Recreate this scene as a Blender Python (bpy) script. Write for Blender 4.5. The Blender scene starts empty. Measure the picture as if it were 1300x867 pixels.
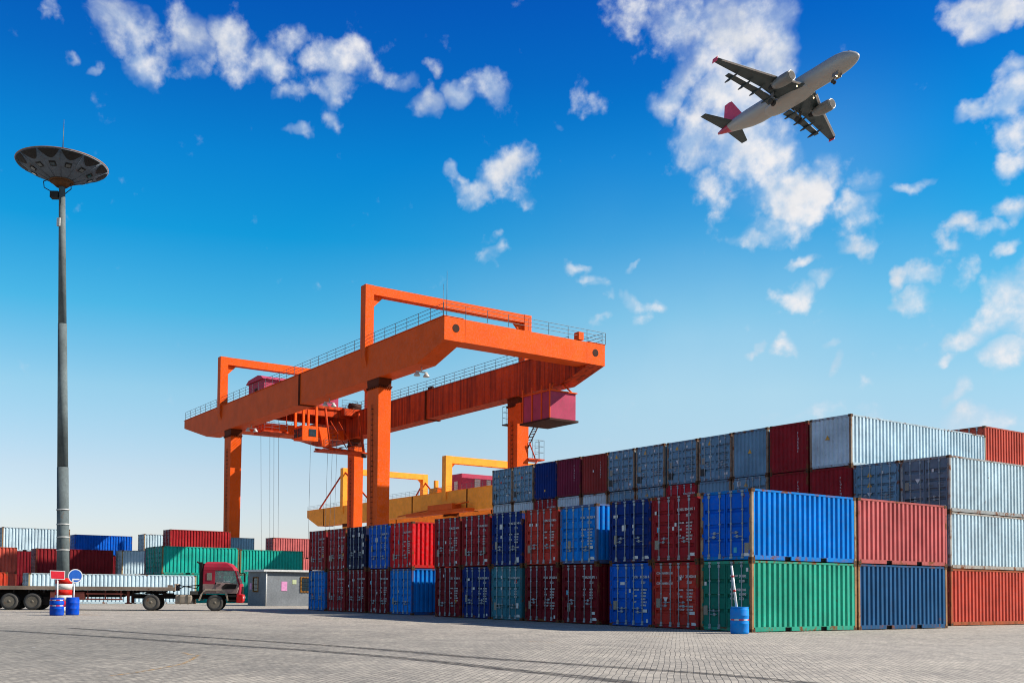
import bpy, bmesh, math, random
from mathutils import Vector, Matrix
random.seed(7)
R = math.radians
SC = bpy.context.scene
COL = SC.collection

# ------------------------------------------------------------------ camera, sky, sun, exposure
def look(yaw, pitch, roll, loc):
    F = Vector((math.sin(yaw) * math.cos(pitch), math.cos(yaw) * math.cos(pitch), math.sin(pitch)))
    r = Vector((math.cos(yaw), -math.sin(yaw), 0)); u = r.cross(F)
    r2 = r * math.cos(roll) + u * math.sin(roll); u2 = -r * math.sin(roll) + u * math.cos(roll)
    m = Matrix((r2, u2, -F)).transposed().to_4x4()
    m.translation = loc
    return m
cam_data = bpy.data.cameras.new('camera')
cam = bpy.data.objects.new('camera', cam_data); COL.objects.link(cam)
cam.matrix_world = look(-0.995242, 0.041494, 0.0093386, Vector((24.69668, -29.08739, 1.43288)))
cam_data.sensor_width = 36.0
cam_data.lens = 36.0 * 1294.59 / 1300.0
cam_data.shift_x = 83.405 / 1300.0
cam_data.shift_y = 260.786 / 1300.0
cam_data.clip_start = 0.1; cam_data.clip_end = 8000
SC.camera = cam

SUN_EL = R(37.5)
SUN_DIR = Vector((0.555 * math.cos(SUN_EL), 0.832 * math.cos(SUN_EL), math.sin(SUN_EL))).normalized()
sd = bpy.data.lights.new('sun', 'SUN'); so = bpy.data.objects.new('sun', sd); COL.objects.link(so)
sd.energy = 5.0; sd.angle = R(0.53); sd.color = (1.0, 0.93, 0.82)
so.rotation_euler = (-SUN_DIR).to_track_quat('-Z', 'Y').to_euler()
so.location = (60, 90, 90)

SKY_STRENGTH = 0.079
def build_world():
    w = bpy.data.worlds.new('World'); SC.world = w; w.use_nodes = True
    nt = w.node_tree; N = nt.nodes; L = nt.links
    for n in list(N): N.remove(n)
    def nd(t, **k):
        n = N.new(t)
        for a, v in k.items(): setattr(n, a, v)
        return n
    def mth(op, a, b=None, c=None, clamp=False):
        n = nd('ShaderNodeMath', operation=op, use_clamp=clamp)
        for i, x in enumerate((a, b, c)):
            if x is None: continue
            if isinstance(x, (int, float)): n.inputs[i].default_value = x
            else: L.new(x, n.inputs[i])
        return n.outputs[0]
    out = nd('ShaderNodeOutputWorld'); bg = nd('ShaderNodeBackground'); L.new(bg.outputs[0], out.inputs[0])
    bg.inputs[1].default_value = SKY_STRENGTH
    sky = nd('ShaderNodeTexSky', sky_type='NISHITA', sun_disc=False)
    sky.sun_elevation = SUN_EL
    sky.sun_rotation = math.atan2(SUN_DIR.x, SUN_DIR.y)
    sky.air_density = 1.0; sky.dust_density = 0.6; sky.ozone_density = 2.5
    tc = nd('ShaderNodeTexCoord'); D = tc.outputs['Generated']
    sep = nd('ShaderNodeSeparateXYZ'); L.new(D, sep.inputs[0])
    # the sky's own colour deepens from a pale horizon to a strong blue higher up (polarised, saturated air)
    ramp = nd('ShaderNodeValToRGB'); L.new(sep.outputs[2], ramp.inputs[0])
    e = ramp.color_ramp.elements
    e[0].position = 0.0; e[0].color = SKY_RAMP[0][1] + (1,)
    e[1].position = SKY_RAMP[-1][0]; e[1].color = SKY_RAMP[-1][1] + (1,)
    for p, c in SKY_RAMP[1:-1]:
        k = ramp.color_ramp.elements.new(p); k.color = c + (1,)
    mul = nd('ShaderNodeMix', data_type='RGBA', blend_type='MULTIPLY'); mul.inputs[0].default_value = 1.0
    L.new(sky.outputs[0], mul.inputs[6]); L.new(ramp.outputs[0], mul.inputs[7])
    def lobe(az, el, wa, we):
        a, el_ = R(az), R(el)
        t1 = Vector((math.cos(a), -math.sin(a), 0)); c = Vector((math.sin(a) * math.cos(el_), math.cos(a) * math.cos(el_), math.sin(el_))); t2 = t1.cross(c)
        du = nd('ShaderNodeVectorMath', operation='DOT_PRODUCT'); L.new(D, du.inputs[0]); du.inputs[1].default_value = t1 / R(wa)
        dv = nd('ShaderNodeVectorMath', operation='DOT_PRODUCT'); L.new(D, dv.inputs[0]); dv.inputs[1].default_value = t2 / R(we)
        rr = mth('MULTIPLY_ADD', dv.outputs['Value'], dv.outputs['Value'], mth('MULTIPLY', du.outputs['Value'], du.outputs['Value']))
        return mth('POWER', 2.718, mth('MULTIPLY', rr, -1.0))
    hz = nd('ShaderNodeVectorMath', operation='DOT_PRODUCT'); L.new(D, hz.inputs[0]); hz.inputs[1].default_value = Vector((SUN_DIR.x, SUN_DIR.y, 0)).normalized()
    pol = nd('ShaderNodeMapRange'); L.new(hz.outputs['Value'], pol.inputs[0]); pol.inputs[1].default_value = -0.3; pol.inputs[2].default_value = 0.45; pol.inputs[3].default_value = 1.0; pol.inputs[4].default_value = 0.84
    dk = nd('ShaderNodeMix', data_type='RGBA', blend_type='MULTIPLY'); dk.inputs[0].default_value = 1.0; L.new(mul.outputs[2], dk.inputs[6])
    cbp = nd('ShaderNodeCombineXYZ'); [L.new(pol.outputs[0], cbp.inputs[i]) for i in range(3)]; L.new(cbp.outputs[0], dk.inputs[7])
    veil = nd('ShaderNodeMix', data_type='RGBA'); L.new(dk.outputs[2], veil.inputs[6]); veil.inputs[7].default_value = (3.9, 5.0, 5.6, 1)
    vn = nd('ShaderNodeTexNoise'); vn.inputs['Scale'].default_value = 7; vn.inputs['Detail'].default_value = 5; L.new(D, vn.inputs['Vector'])
    va = mth('MAXIMUM', mth('MULTIPLY', lobe(*VEIL[0]), VEIL_A[0]), mth('MULTIPLY', lobe(*VEIL[1]), VEIL_A[1]))
    # added pale lobe in the unseen sky behind the camera, lifts the fill light
    va = mth('MAXIMUM', va, mth('MULTIPLY', lobe(128.0, 32.0, 34.0, 20.0), 0.85))
    L.new(mth('MULTIPLY', va, mth('MULTIPLY_ADD', vn.outputs[0], 0.8, 0.6)), veil.inputs[0])
    # clouds: patches at fixed bearings, broken up by noise in direction space
    warp = nd('ShaderNodeTexNoise'); warp.inputs['Scale'].default_value = 22; warp.inputs['Detail'].default_value = 4
    L.new(D, warp.inputs['Vector'])
    ws = nd('ShaderNodeVectorMath', operation='MULTIPLY_ADD'); L.new(warp.outputs['Color'], ws.inputs[0])
    ws.inputs[1].default_value = (0.06,) * 3; L.new(D, ws.inputs[2])
    sub = nd('ShaderNodeVectorMath', operation='SUBTRACT'); L.new(ws.outputs[0], sub.inputs[0]); sub.inputs[1].default_value = (0.0305,) * 3
    DW = sub.outputs[0]
    mask = None
    for az, el, wa, we, tilt, amp in CLOUDS:
        a, el_ = R(az), R(el)
        t1 = Vector((math.cos(a), -math.sin(a), 0)); c = Vector((math.sin(a) * math.cos(el_), math.cos(a) * math.cos(el_), math.sin(el_)))
        t2 = t1.cross(c)
        u = t1 * math.cos(R(tilt)) + t2 * math.sin(R(tilt)); v = -t1 * math.sin(R(tilt)) + t2 * math.cos(R(tilt))
        du = nd('ShaderNodeVectorMath', operation='DOT_PRODUCT'); L.new(DW, du.inputs[0]); du.inputs[1].default_value = u / R(wa)
        dv = nd('ShaderNodeVectorMath', operation='DOT_PRODUCT'); L.new(DW, dv.inputs[0]); dv.inputs[1].default_value = v / R(we)
        uu = mth('MULTIPLY', du.outputs['Value'], du.outputs['Value'])
        rr = mth('MULTIPLY_ADD', dv.outputs['Value'], dv.outputs['Value'], uu)
        m = mth('MULTIPLY_ADD', rr, -amp, amp)
        mask = m if mask is None else mth('MAXIMUM', mask, m)
    mask = mth('MAXIMUM', mask, -0.6)
    nz = nd('ShaderNodeTexNoise'); nz.inputs['Scale'].default_value = 26; nz.inputs['Detail'].default_value = 6; nz.inputs['Roughness'].default_value = 0.55
    L.new(D, nz.inputs['Vector'])
    nf = nd('ShaderNodeTexNoise'); nf.inputs['Scale'].default_value = 78; nf.inputs['Detail'].default_value = 7; nf.inputs['Roughness'].default_value = 0.54
    L.new(D, nf.inputs['Vector'])
    ns = mth('MULTIPLY_ADD', nf.outputs[0], 0.85, mth('MULTIPLY', nz.outputs[0], 1.15))     # around 1.0
    dens = mth('ADD', mth('MULTIPLY', mask, 0.68), mth('MULTIPLY_ADD', ns, 2.05, -2.05))
    mr = nd('ShaderNodeMapRange', interpolation_type='SMOOTHSTEP'); L.new(dens, mr.inputs[0])
    mr.inputs[1].default_value = 0.02; mr.inputs[2].default_value = 1.35
    # high thin haze near the horizon and on the right of the view
    fade = nd('ShaderNodeMapRange'); L.new(sep.outputs[2], fade.inputs[0]); fade.inputs[1].default_value = 0.0; fade.inputs[2].default_value = 0.16
    al = mth('MULTIPLY', mr.outputs[0], mth('MULTIPLY_ADD', fade.outputs[0], 0.45, 0.52), clamp=True)
    wz = nd('ShaderNodeTexNoise'); wz.inputs['Scale'].default_value = 11; wz.inputs['Detail'].default_value = 8; wz.inputs['Roughness'].default_value = 0.6; wz.inputs['Distortion'].default_value = 0.6
    L.new(DW, wz.inputs['Vector'])
    wm = nd('ShaderNodeMapRange', interpolation_type='SMOOTHSTEP'); L.new(mth('ADD', mask, mth('MULTIPLY_ADD', wz.outputs[0], 2.2, -1.1)), wm.inputs[0])
    wm.inputs[1].default_value = 0.12; wm.inputs[2].default_value = 1.35; wm.inputs[4].default_value = 0.62
    al = mth('ADD', al, mth('MULTIPLY', wm.outputs[0], mth('SUBTRACT', 1.0, al)), clamp=True)
    cc = nd('ShaderNodeMix', data_type='RGBA'); L.new(mr.outputs[0], cc.inputs[0])
    cc.inputs[6].default_value = (3.6, 4.4, 5.2, 1); cc.inputs[7].default_value = (5.5, 5.4, 5.45, 1)
    # thicker parts show soft grey bases
    gz = nd('ShaderNodeTexNoise'); gz.inputs['Scale'].default_value = 20; gz.inputs['Detail'].default_value = 5; L.new(DW, gz.inputs['Vector'])
    gm = nd('ShaderNodeMapRange', interpolation_type='SMOOTHSTEP'); L.new(gz.outputs[0], gm.inputs[0]); gm.inputs[1].default_value = 0.46; gm.inputs[2].default_value = 0.70; gm.inputs[4].default_value = 0.55
    cg = nd('ShaderNodeMix', data_type='RGBA'); L.new(gm.outputs[0], cg.inputs[0]); L.new(cc.outputs[2], cg.inputs[6]); cg.inputs[7].default_value = (3.7, 4.05, 4.5, 1); cc = cg
    mix = nd('ShaderNodeMix', data_type='RGBA'); L.new(al, mix.inputs[0]); L.new(veil.outputs[2], mix.inputs[6]); L.new(cc.outputs[2], mix.inputs[7])
    L.new(mix.outputs[2], bg.inputs[0])
SKY_RAMP = [(0.0, (1.0, 1.0, 1.0)), (0.5, (1.0, 1.0, 1.0))]
CLOUDS = [(-60, 20, 4, 2, 0, 1)]
SKY_RAMP = [(0.0, (1.0886, 0.9341, 1.0086)), (0.035, (1.0223, 0.9066, 0.9895)), (0.11, (1.0467, 0.9648, 0.9457)), (0.185, (0.8326, 1.088, 1.0125)), (0.257, (0.2377, 1.02, 1.09)), (0.325, (0.0134, 0.86, 1.13)), (0.39, (0.004, 0.70, 1.15)), (0.45, (0.004, 0.485, 1.05)), (0.5, (0.004, 0.375, 1.0)), (0.63, (0.004, 0.2, 0.76)), (0.78, (0.25, 0.45, 0.9)), (1.0, (0.5, 0.7, 1.0))]  # pale zenith stops are added, out of view, to lift the ambient light
CLOUDS = [
    (-79.08, 27.95, 0.64, 0.69, 0, 0.75), (-75.48, 27.96, 1.51, 1.49, -30, 1.0), (-74.01, 26.77, 1.29, 1.37, 0, 0.85), (-71.94, 27.9, 1.73, 1.6, 0, 1.05), (-69.6, 28.16, 1.58, 1.77, 0, 1.1),
    (-69.14, 26.96, 1.51, 0.9, 0, 0.8), (-67.19, 27.39, 1.53, 1.23, 0, 0.9), (-65.89, 28.31, 1.08, 0.73, 0, 0.6), (-63.43, 27.57, 2.1, 1.41, 0, 1.05), (-63.85, 26.45, 1.65, 0.67, 0, 0.7),
    (-61.63, 27.11, 1.38, 0.84, 0, 0.7), (-60.28, 26.83, 0.92, 0.67, 0, 0.6), (-58.69, 25.91, 1.31, 0.85, 20, 0.9), (-56.66, 26.23, 1.3, 0.77, 10, 0.9), (-54.63, 26.59, 1.2, 1.27, 0, 0.85),
    (-58.12, 27.46, 0.74, 0.5, 0, 0.65), (-66.28, 26.01, 1.0, 0.51, 0, 0.65), (-65.36, 24.06, 0.74, 0.43, 0, 0.7), (-63.83, 25.35, 0.56, 0.77, 60, 0.6), (-77.93, 26.31, 0.41, 0.48, 0, 0.6),
    (-76.96, 25.76, 0.34, 0.64, -60, 0.6), (-71.69, 26.34, 0.88, 0.82, 0, 0.6), (-55.49, 21.72, 1.54, 0.91, 15, 0.9), (-53.92, 22.49, 1.72, 1.16, 20, 1.0), (-53.24, 21.51, 0.96, 0.63, 0, 0.6),
    (-56.84, 22.42, 0.57, 0.72, 0, 0.5), (-54.56, 18.43, 0.49, 0.66, 0, 0.7), (-54.7, 19.24, 0.34, 0.47, 0, 0.6), (-46.85, 29.85, 1.32, 1.34, -30, 0.8), (-44.24, 29.19, 2.61, 1.98, 30, 1.0),
    (-41.27, 28.21, 3.21, 2.18, 10, 1.0), (-42.53, 27.29, 3.05, 1.46, 15, 0.95), (-44.67, 26.05, 2.23, 1.0, 28, 0.85), (-39.4, 26.78, 1.7, 2.01, 0, 0.85), (-41.48, 25.4, 2.63, 1.87, 0, 1.2),
    (-43.39, 23.55, 1.62, 2.15, 0, 1.0), (-40.86, 22.95, 3.1, 2.14, -20, 1.15), (-38.21, 20.62, 2.27, 1.74, 0, 1.75), (-39.03, 19.17, 2.22, 0.89, 0, 0.8), (-42.33, 21.38, 1.54, 0.97, 0, 0.8),
    (-40.05, 18.68, 1.8, 0.72, -10, 0.9), (-36.41, 21.54, 1.45, 1.45, 0, 0.75), (-35.06, 19.14, 1.01, 1.47, 0, 0.75), (-34.47, 20.56, 0.67, 0.85, 0, 0.6), (-34.8, 17.55, 0.93, 0.7, 15, 0.9),
    (-37.23, 17.18, 1.14, 0.4, 0, 0.75), (-38.04, 15.67, 0.98, 0.64, 10, 0.95), (-36.76, 16.04, 0.96, 0.54, 10, 0.85), (-39.02, 20.89, 1.76, 1.74, 0, 1.0), (-32.58, 20.13, 1.14, 0.67, 8, 0.95),
    (-31.77, 20.45, 0.64, 0.58, 0, 0.75), (-32.7, 15.83, 0.75, 0.79, 0, 0.95), (-31.81, 15.85, 0.98, 0.78, 0, 0.95), (-32.27, 14.64, 1.32, 0.97, 0, 1.05), (-29.41, 26.87, 1.12, 1.12, 40, 0.9),
    (-28.34, 27.13, 1.61, 0.81, 15, 1.1), (-27.31, 26.91, 1.08, 0.73, 0, 1.0), (-27.69, 24.54, 0.81, 0.76, 0, 0.85), (-27.6, 23.52, 0.89, 1.0, 0, 0.95), (-29.1, 23.05, 1.29, 0.55, 20, 0.95),
    (-27.72, 22.01, 0.89, 1.03, 0, 0.85), (-27.57, 20.42, 0.82, 1.04, 0, 0.85), (-29.87, 18.1, 0.63, 0.67, 0, 0.7), (-29.17, 17.63, 1.01, 0.59, 0, 0.75), (-27.77, 18.26, 0.98, 0.74, 0, 0.85),
    (-28.14, 16.76, 0.61, 0.42, 0, 0.8), (-30.41, 17.62, 0.48, 0.51, 0, 0.6), (-27.99, 14.71, 1.54, 1.28, 40, 1.05), (-28.69, 13.49, 1.72, 1.3, 40, 1.1), (-29.76, 12.58, 1.43, 0.79, 20, 0.9),
    (-27.86, 11.52, 1.16, 0.87, 10, 1.0), (-27.49, 13.54, 1.14, 1.88, 0, 1.0), (-30.01, 15.71, 0.56, 0.6, 0, 0.6), (-30.14, 9.99, 0.97, 0.62, 10, 0.8), (-30.55, 11.58, 0.49, 0.36, 0, 0.7),
    (-38.77, 12.91, 1.09, 0.65, 0, 0.95), (-38.93, 13.41, 0.54, 0.56, 0, 0.7), (-40.19, 12.92, 0.46, 0.34, 0, 0.7), (-36.23, 13.22, 0.53, 0.37, 10, 0.75), (-36.08, 12.17, 0.34, 0.55, -30, 0.75),
    (-34.62, 10.95, 0.35, 0.46, 30, 0.7), (-49.89, 17.82, 0.77, 0.42, 0, 0.75), (-49.14, 17.18, 0.68, 0.42, 0, 0.75), (-48.7, 16.92, 0.58, 0.38, 0, 0.6), (-46.61, 17.42, 0.67, 0.34, 0, 0.75),
    (-48.26, 16.13, 0.39, 0.57, 30, 0.7), (-47.43, 16.31, 0.38, 0.47, 0, 0.6), (-46.82, 15.95, 0.77, 0.85, 40, 0.75), (-45.61, 15.29, 0.43, 0.76, 30, 0.8), (-46.6, 14.83, 0.67, 0.57, 0, 0.6),
    (-48.25, 14.51, 0.49, 0.38, 0, 0.75), (-49.4, 26.34, 0.55, 1.01, 20, 0.7), (-48.6, 25.57, 0.46, 0.6, 0, 0.6), (-50.59, 24.72, 0.37, 0.35, 0, 0.4), (-29.45, 8.78, 1.83, 0.71, 5, 0.8),
    (-37.27, 9.56, 2.24, 0.66, 0, 0.5), (-34.18, 9.07, 1.12, 0.65, 0, 0.5)]
VEIL = ((-43.4, 11.58, 13.55, 6.31), (-38.01, 20.79, 4.89, 3.99))
VEIL_A = (0.38, 0.12)

build_world()
SC.view_settings.view_transform = 'Standard'; SC.view_settings.look = 'None'
SC.view_settings.exposure = 1.05; SC.view_settings.gamma = 1.0; SC.cycles.filter_width = 1.05; SC.view_settings.use_curve_mapping = False

KA = 0.62      # common albedo factor, lowered to suit the sun and exposure
# ------------------------------------------------------------------ helpers
class MB:
    """collects boxes, prisms, tubes and lathes for one mesh"""
    def __init__(s): s.v = []; s.f = []; s.sm = []; s.mi = []; s.cur = 0
    def add(s, vs, fs, smooth=False):
        o = len(s.v); s.v += [tuple(p) for p in vs]
        for f in fs: s.f.append([i + o for i in f]); s.sm.append(smooth); s.mi.append(s.cur)
        return s
    def box(s, x0, x1, y0, y1, z0, z1):
        v = [(x, y, z) for z in (z0, z1) for y in (y0, y1) for x in (x0, x1)]
        return s.add(v, [(0, 2, 3, 1), (4, 5, 7, 6), (0, 1, 5, 4), (2, 6, 7, 3), (0, 4, 6, 2), (1, 3, 7, 5)])
    def frustum(s, a, b):
        """a, b: (x0,x1,y0,y1,z)"""
        v = [(x, y, a[4]) for y in a[2:4] for x in a[0:2]] + [(x, y, b[4]) for y in b[2:4] for x in b[0:2]]
        return s.add(v, [(0, 2, 3, 1), (4, 5, 7, 6), (0, 1, 5, 4), (2, 6, 7, 3), (0, 4, 6, 2), (1, 3, 7, 5)])
    def prism(s, poly, axis, a0, a1):
        """poly: 2D points in the plane of the other two axes (x,z for axis y; y,z for axis x; x,y for axis z)"""
        n = len(poly)
        def p(q, a): return (q[0], a, q[1]) if axis == 'y' else ((a, q[0], q[1]) if axis == 'x' else (q[0], q[1], a))
        v = [p(q, a0) for q in poly] + [p(q, a1) for q in poly]
        fs = [tuple(range(n))[::-1], tuple(range(n, 2 * n))] + [(i, (i + 1) % n, n + (i + 1) % n, n + i) for i in range(n)]
        return s.add(v, fs)
    def tube(s, a, b, r, n=8, r2=None, cap=True, smooth=True):
        a = Vector(a); b = Vector(b); d = (b - a)
        if d.length < 1e-6: return s
        d.normalize(); t = d.orthogonal().normalized(); w = d.cross(t)
        r2 = r if r2 is None else r2
        v = []
        for q, rr in ((a, r), (b, r2)):
            for i in range(n):
                k = 2 * math.pi * i / n; v.append(q + (t * math.cos(k) + w * math.sin(k)) * rr)
        s.add(v, [(i, (i + 1) % n, n + (i + 1) % n, n + i) for i in range(n)], smooth)
        if cap: s.add(v, [tuple(range(n))[::-1], tuple(range(n, 2 * n))])
        return s
    def path(s, pts, r, n=6):
        for a, b in zip(pts[:-1], pts[1:]): s.tube(a, b, r, n)
        return s
    def lathe(s, prof, c=(0, 0, 0), axis='z', n=32, smooth=True):
        """prof: list of (radius, height) along the axis"""
        v = []
        for (r, h) in prof:
            for i in range(n):
                k = 2 * math.pi * i / n; x, y = r * math.cos(k), r * math.sin(k)
                q = (x, y, h) if axis == 'z' else ((h, x, y) if axis == 'x' else (y, h, x))
                v.append((q[0] + c[0], q[1] + c[1], q[2] + c[2]))
        f = []
        for j in range(len(prof) - 1):
            for i in range(n):
                f.append((j * n + i, j * n + (i + 1) % n, (j + 1) * n + (i + 1) % n, (j + 1) * n + i))
        s.add(v, f, smooth)
        m = len(prof)
        if prof[0][0] > 1e-4: s.add(v[:n], [tuple(range(n))[::-1]])
        if prof[-1][0] > 1e-4: s.add(v[(m - 1) * n:], [tuple(range(n))])
        return s
    def mesh(s, name, mat, bevel=0.0):
        me = bpy.data.meshes.new(name)
        me.from_pydata(s.v, [], s.f); me.update()
        me.polygons.foreach_set('use_smooth', s.sm); me.polygons.foreach_set('material_index', s.mi)
        bm = bmesh.new(); bm.from_mesh(me)
        if not bevel: bmesh.ops.remove_doubles(bm, verts=bm.verts, dist=1e-5)
        else:
            bmesh.ops.remove_doubles(bm, verts=bm.verts, dist=1e-5)
            ed = [e for e in bm.edges if len(e.link_faces) == 2 and e.calc_face_angle(0) > 0.6]
            bmesh.ops.bevel(bm, geom=ed, offset=bevel, segments=2, affect='EDGES', profile=0.6, clamp_overlap=True)
        bmesh.ops.recalc_face_normals(bm, faces=bm.faces)
        bm.to_mesh(me); bm.free()
        for q in (mat if isinstance(mat, (list, tuple)) else [mat]): me.materials.append(q)
        return me
def link(name, me, parent=None, color=None, loc=None, rot=None):
    o = bpy.data.objects.new(name, me); COL.objects.link(o)
    if parent is not None: o.parent = parent
    if color is not None: o.color = (*[c * KA for c in color], 1)
    if loc is not None: o.location = loc
    if rot is not None: o.rotation_euler = rot
    return o
def tag(o, label, cat, group=None):
    o['label'] = label; o['category'] = cat
    if group: o['group'] = group
    return o
def struct(o, kind='structure'):
    o['kind'] = kind; return o
def thing(name, label, cat, loc=(0, 0, 0), rotz=0.0, group=None):
    o = link(name, None, None, None, loc, (0, 0, rotz))
    return tag(o, label, cat, group)

# ------------------------------------------------------------------ materials
def new_mat(name):
    m = bpy.data.materials.new(name); m.use_nodes = True
    return m, m.node_tree, m.node_tree.nodes['Principled BSDF']
def mixn(nt, fac, a, b, blend='MIX'):
    n = nt.nodes.new('ShaderNodeMix'); n.data_type = 'RGBA'; n.blend_type = blend
    for i, x in ((0, fac), (6, a), (7, b)):
        if isinstance(x, (int, float)): n.inputs[i].default_value = x
        elif isinstance(x, tuple): n.inputs[i].default_value = x if len(x) == 4 else (*x, 1)
        else: nt.links.new(x, n.inputs[i])
    return n.outputs[2]
def maprange(nt, x, a, b, c=0.0, d=1.0):
    n = nt.nodes.new('ShaderNodeMapRange'); nt.links.new(x, n.inputs[0])
    for i, v in enumerate((a, b, c, d)): n.inputs[i + 1].default_value = v
    return n.outputs[0]
def noise(nt, vec, scale, detail=5, rough=0.6):
    n = nt.nodes.new('ShaderNodeTexNoise'); n.inputs['Scale'].default_value = scale
    n.inputs['Detail'].default_value = detail; n.inputs['Roughness'].default_value = rough
    nt.links.new(vec, n.inputs['Vector']); return n.outputs[0]
def objvec(nt, scale=(1, 1, 1), per_object=True):
    tc = nt.nodes.new('ShaderNodeTexCoord'); v = tc.outputs['Object']
    if per_object:
        oi = nt.nodes.new('ShaderNodeObjectInfo')
        k = nt.nodes.new('ShaderNodeVectorMath'); k.operation = 'MULTIPLY_ADD'
        cb = nt.nodes.new('ShaderNodeCombineXYZ')
        for i in range(3): nt.links.new(oi.outputs['Random'], cb.inputs[i])
        nt.links.new(cb.outputs[0], k.inputs[0]); k.inputs[1].default_value = (91, 57, 33); nt.links.new(v, k.inputs[2]); v = k.outputs[0]
    mp = nt.nodes.new('ShaderNodeMapping'); mp.inputs['Scale'].default_value = scale; nt.links.new(v, mp.inputs[0])
    return mp.outputs[0]
def bump(nt, b, h, strength, dist=0.02):
    n = nt.nodes.new('ShaderNodeBump'); n.inputs['Strength'].default_value = strength; n.inputs['Distance'].default_value = dist
    nt.links.new(h, n.inputs['Height']); nt.links.new(n.outputs[0], b.inputs['Normal'])
def worn(name, color=None, rust=0.3, rough=0.5, streak=True, chips=0.5, var=0.25, rustcol=(0.12, 0.045, 0.018), metal=0.0, spec=0.05, dirt=0.45, bumps=0.22, runs=(9, 9, 0.7), blot=1.0):
    """weathered paint: object colour (or a fixed one), mottling, faded patches, rust runs, chips and grime"""
    m, nt, b = new_mat(name)
    if color is None:
        oi = nt.nodes.new('ShaderNodeObjectInfo'); base = oi.outputs['Color']
    else:
        rgb = nt.nodes.new('ShaderNodeRGB'); rgb.outputs[0].default_value = (*[c * KA for c in color], 1); base = rgb.outputs[0]
    v = objvec(nt); vs = objvec(nt, runs)
    big = noise(nt, v, 0.7, 4); fine = noise(nt, v, 7, 6, 0.65)
    hs = nt.nodes.new('ShaderNodeHueSaturation'); nt.links.new(base, hs.inputs['Color'])
    nt.links.new(maprange(nt, big, 0.3, 0.7, 1 + var * 0.9, 1 - var * 0.7), hs.inputs['Value'])
    nt.links.new(maprange(nt, fine, 0.3, 0.75, 1.05, 0.93), hs.inputs['Saturation'])
    col = hs.outputs[0]
    col = mixn(nt, maprange(nt, fine, 0.42, 0.8, 0, dirt), col, mixn(nt, 1.0, col, (0.34, 0.32, 0.31), 'MULTIPLY'))
    if streak:
        st = noise(nt, vs, 1.0, 5, 0.6)
        col = mixn(nt, maprange(nt, st, 0.66 - 0.12 * rust, 0.86 - 0.1 * rust, 0, 0.75), col, rustcol)
    rn = noise(nt, v, 2.6, 8, 0.7)
    rm = maprange(nt, rn, 0.68 - 0.16 * rust, 0.76 - 0.14 * rust)
    if blot < 1.0:
        k = nt.nodes.new('ShaderNodeMath'); k.operation = 'MULTIPLY'; nt.links.new(rm, k.inputs[0]); k.inputs[1].default_value = blot; rm = k.outputs[0]
    col = mixn(nt, rm, col, (rustcol[0] * 1.1, rustcol[1] * 1.05, rustcol[2]))
    if chips:
        ch = noise(nt, v, 5.5, 7, 0.75)
        col = mixn(nt, maprange(nt, ch, 0.74 - 0.03 * chips, 0.78 - 0.03 * chips, 0, 0.8), col, (0.5, 0.5, 0.48))
    nt.links.new(col, b.inputs['Base Color'])
    nt.links.new(maprange(nt, fine, 0.3, 0.7, rough, rough + 0.2), b.inputs['Roughness'])
    b.inputs['Metallic'].default_value = metal; b.inputs['Specular IOR Level'].default_value = spec
    if bumps: bump(nt, b, mixn(nt, 0.35, big, fine), bumps, 0.05)
    return m
def plain(name, color, rough=0.5, metal=0.0, var=0.15, scale=6.0, spec=0.4):
    m, nt, b = new_mat(name)
    v = objvec(nt); n1 = noise(nt, v, scale, 5); color = tuple(c * KA for c in color)
    lo = tuple(c * (1 - var) for c in color); hi = tuple(min(1, c * (1 + var)) for c in color)
    nt.links.new(mixn(nt, maprange(nt, n1, 0.3, 0.7), lo, hi), b.inputs['Base Color'])
    nt.links.new(maprange(nt, n1, 0.3, 0.7, max(0.05, rough - 0.1), min(1, rough + 0.1)), b.inputs['Roughness'])
    b.inputs['Metallic'].default_value = metal; b.inputs['Specular IOR Level'].default_value = spec
    return m
M = {}
M['paint'] = worn('container_paint', None, 0.22, 0.5, True, 0.7, 0.26, dirt=0.32, bumps=0.22)
M['frame'] = worn('container_frame_paint', None, 0.95, 0.55, True, 0.6, 0.25)
M['casting'] = worn('rusty_casting', (0.16, 0.075, 0.035), 0.8, 0.75, False, 0.0, 0.3)
M['bar'] = worn('galvanised_bar', (0.42, 0.48, 0.52), 0.2, 0.5, False, 0.0, 0.25)
M['seal'] = plain('rubber_seal', (0.012, 0.012, 0.013), 0.8)
M['floor_dark'] = plain('dark_underfloor', (0.02, 0.018, 0.016), 0.9)
def lettering_mat():
    m, nt, b = new_mat('lettering_paint')
    oi = nt.nodes.new('ShaderNodeObjectInfo'); v = objvec(nt)
    n = noise(nt, v, 9, 5)
    nt.links.new(mixn(nt, maprange(nt, n, 0.4, 0.8, 0, 0.45), oi.outputs['Color'], (0.2, 0.17, 0.15)), b.inputs['Base Color'])
    b.inputs['Roughness'].default_value = 0.6
    return m
M['letter'] = lettering_mat()

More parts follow.
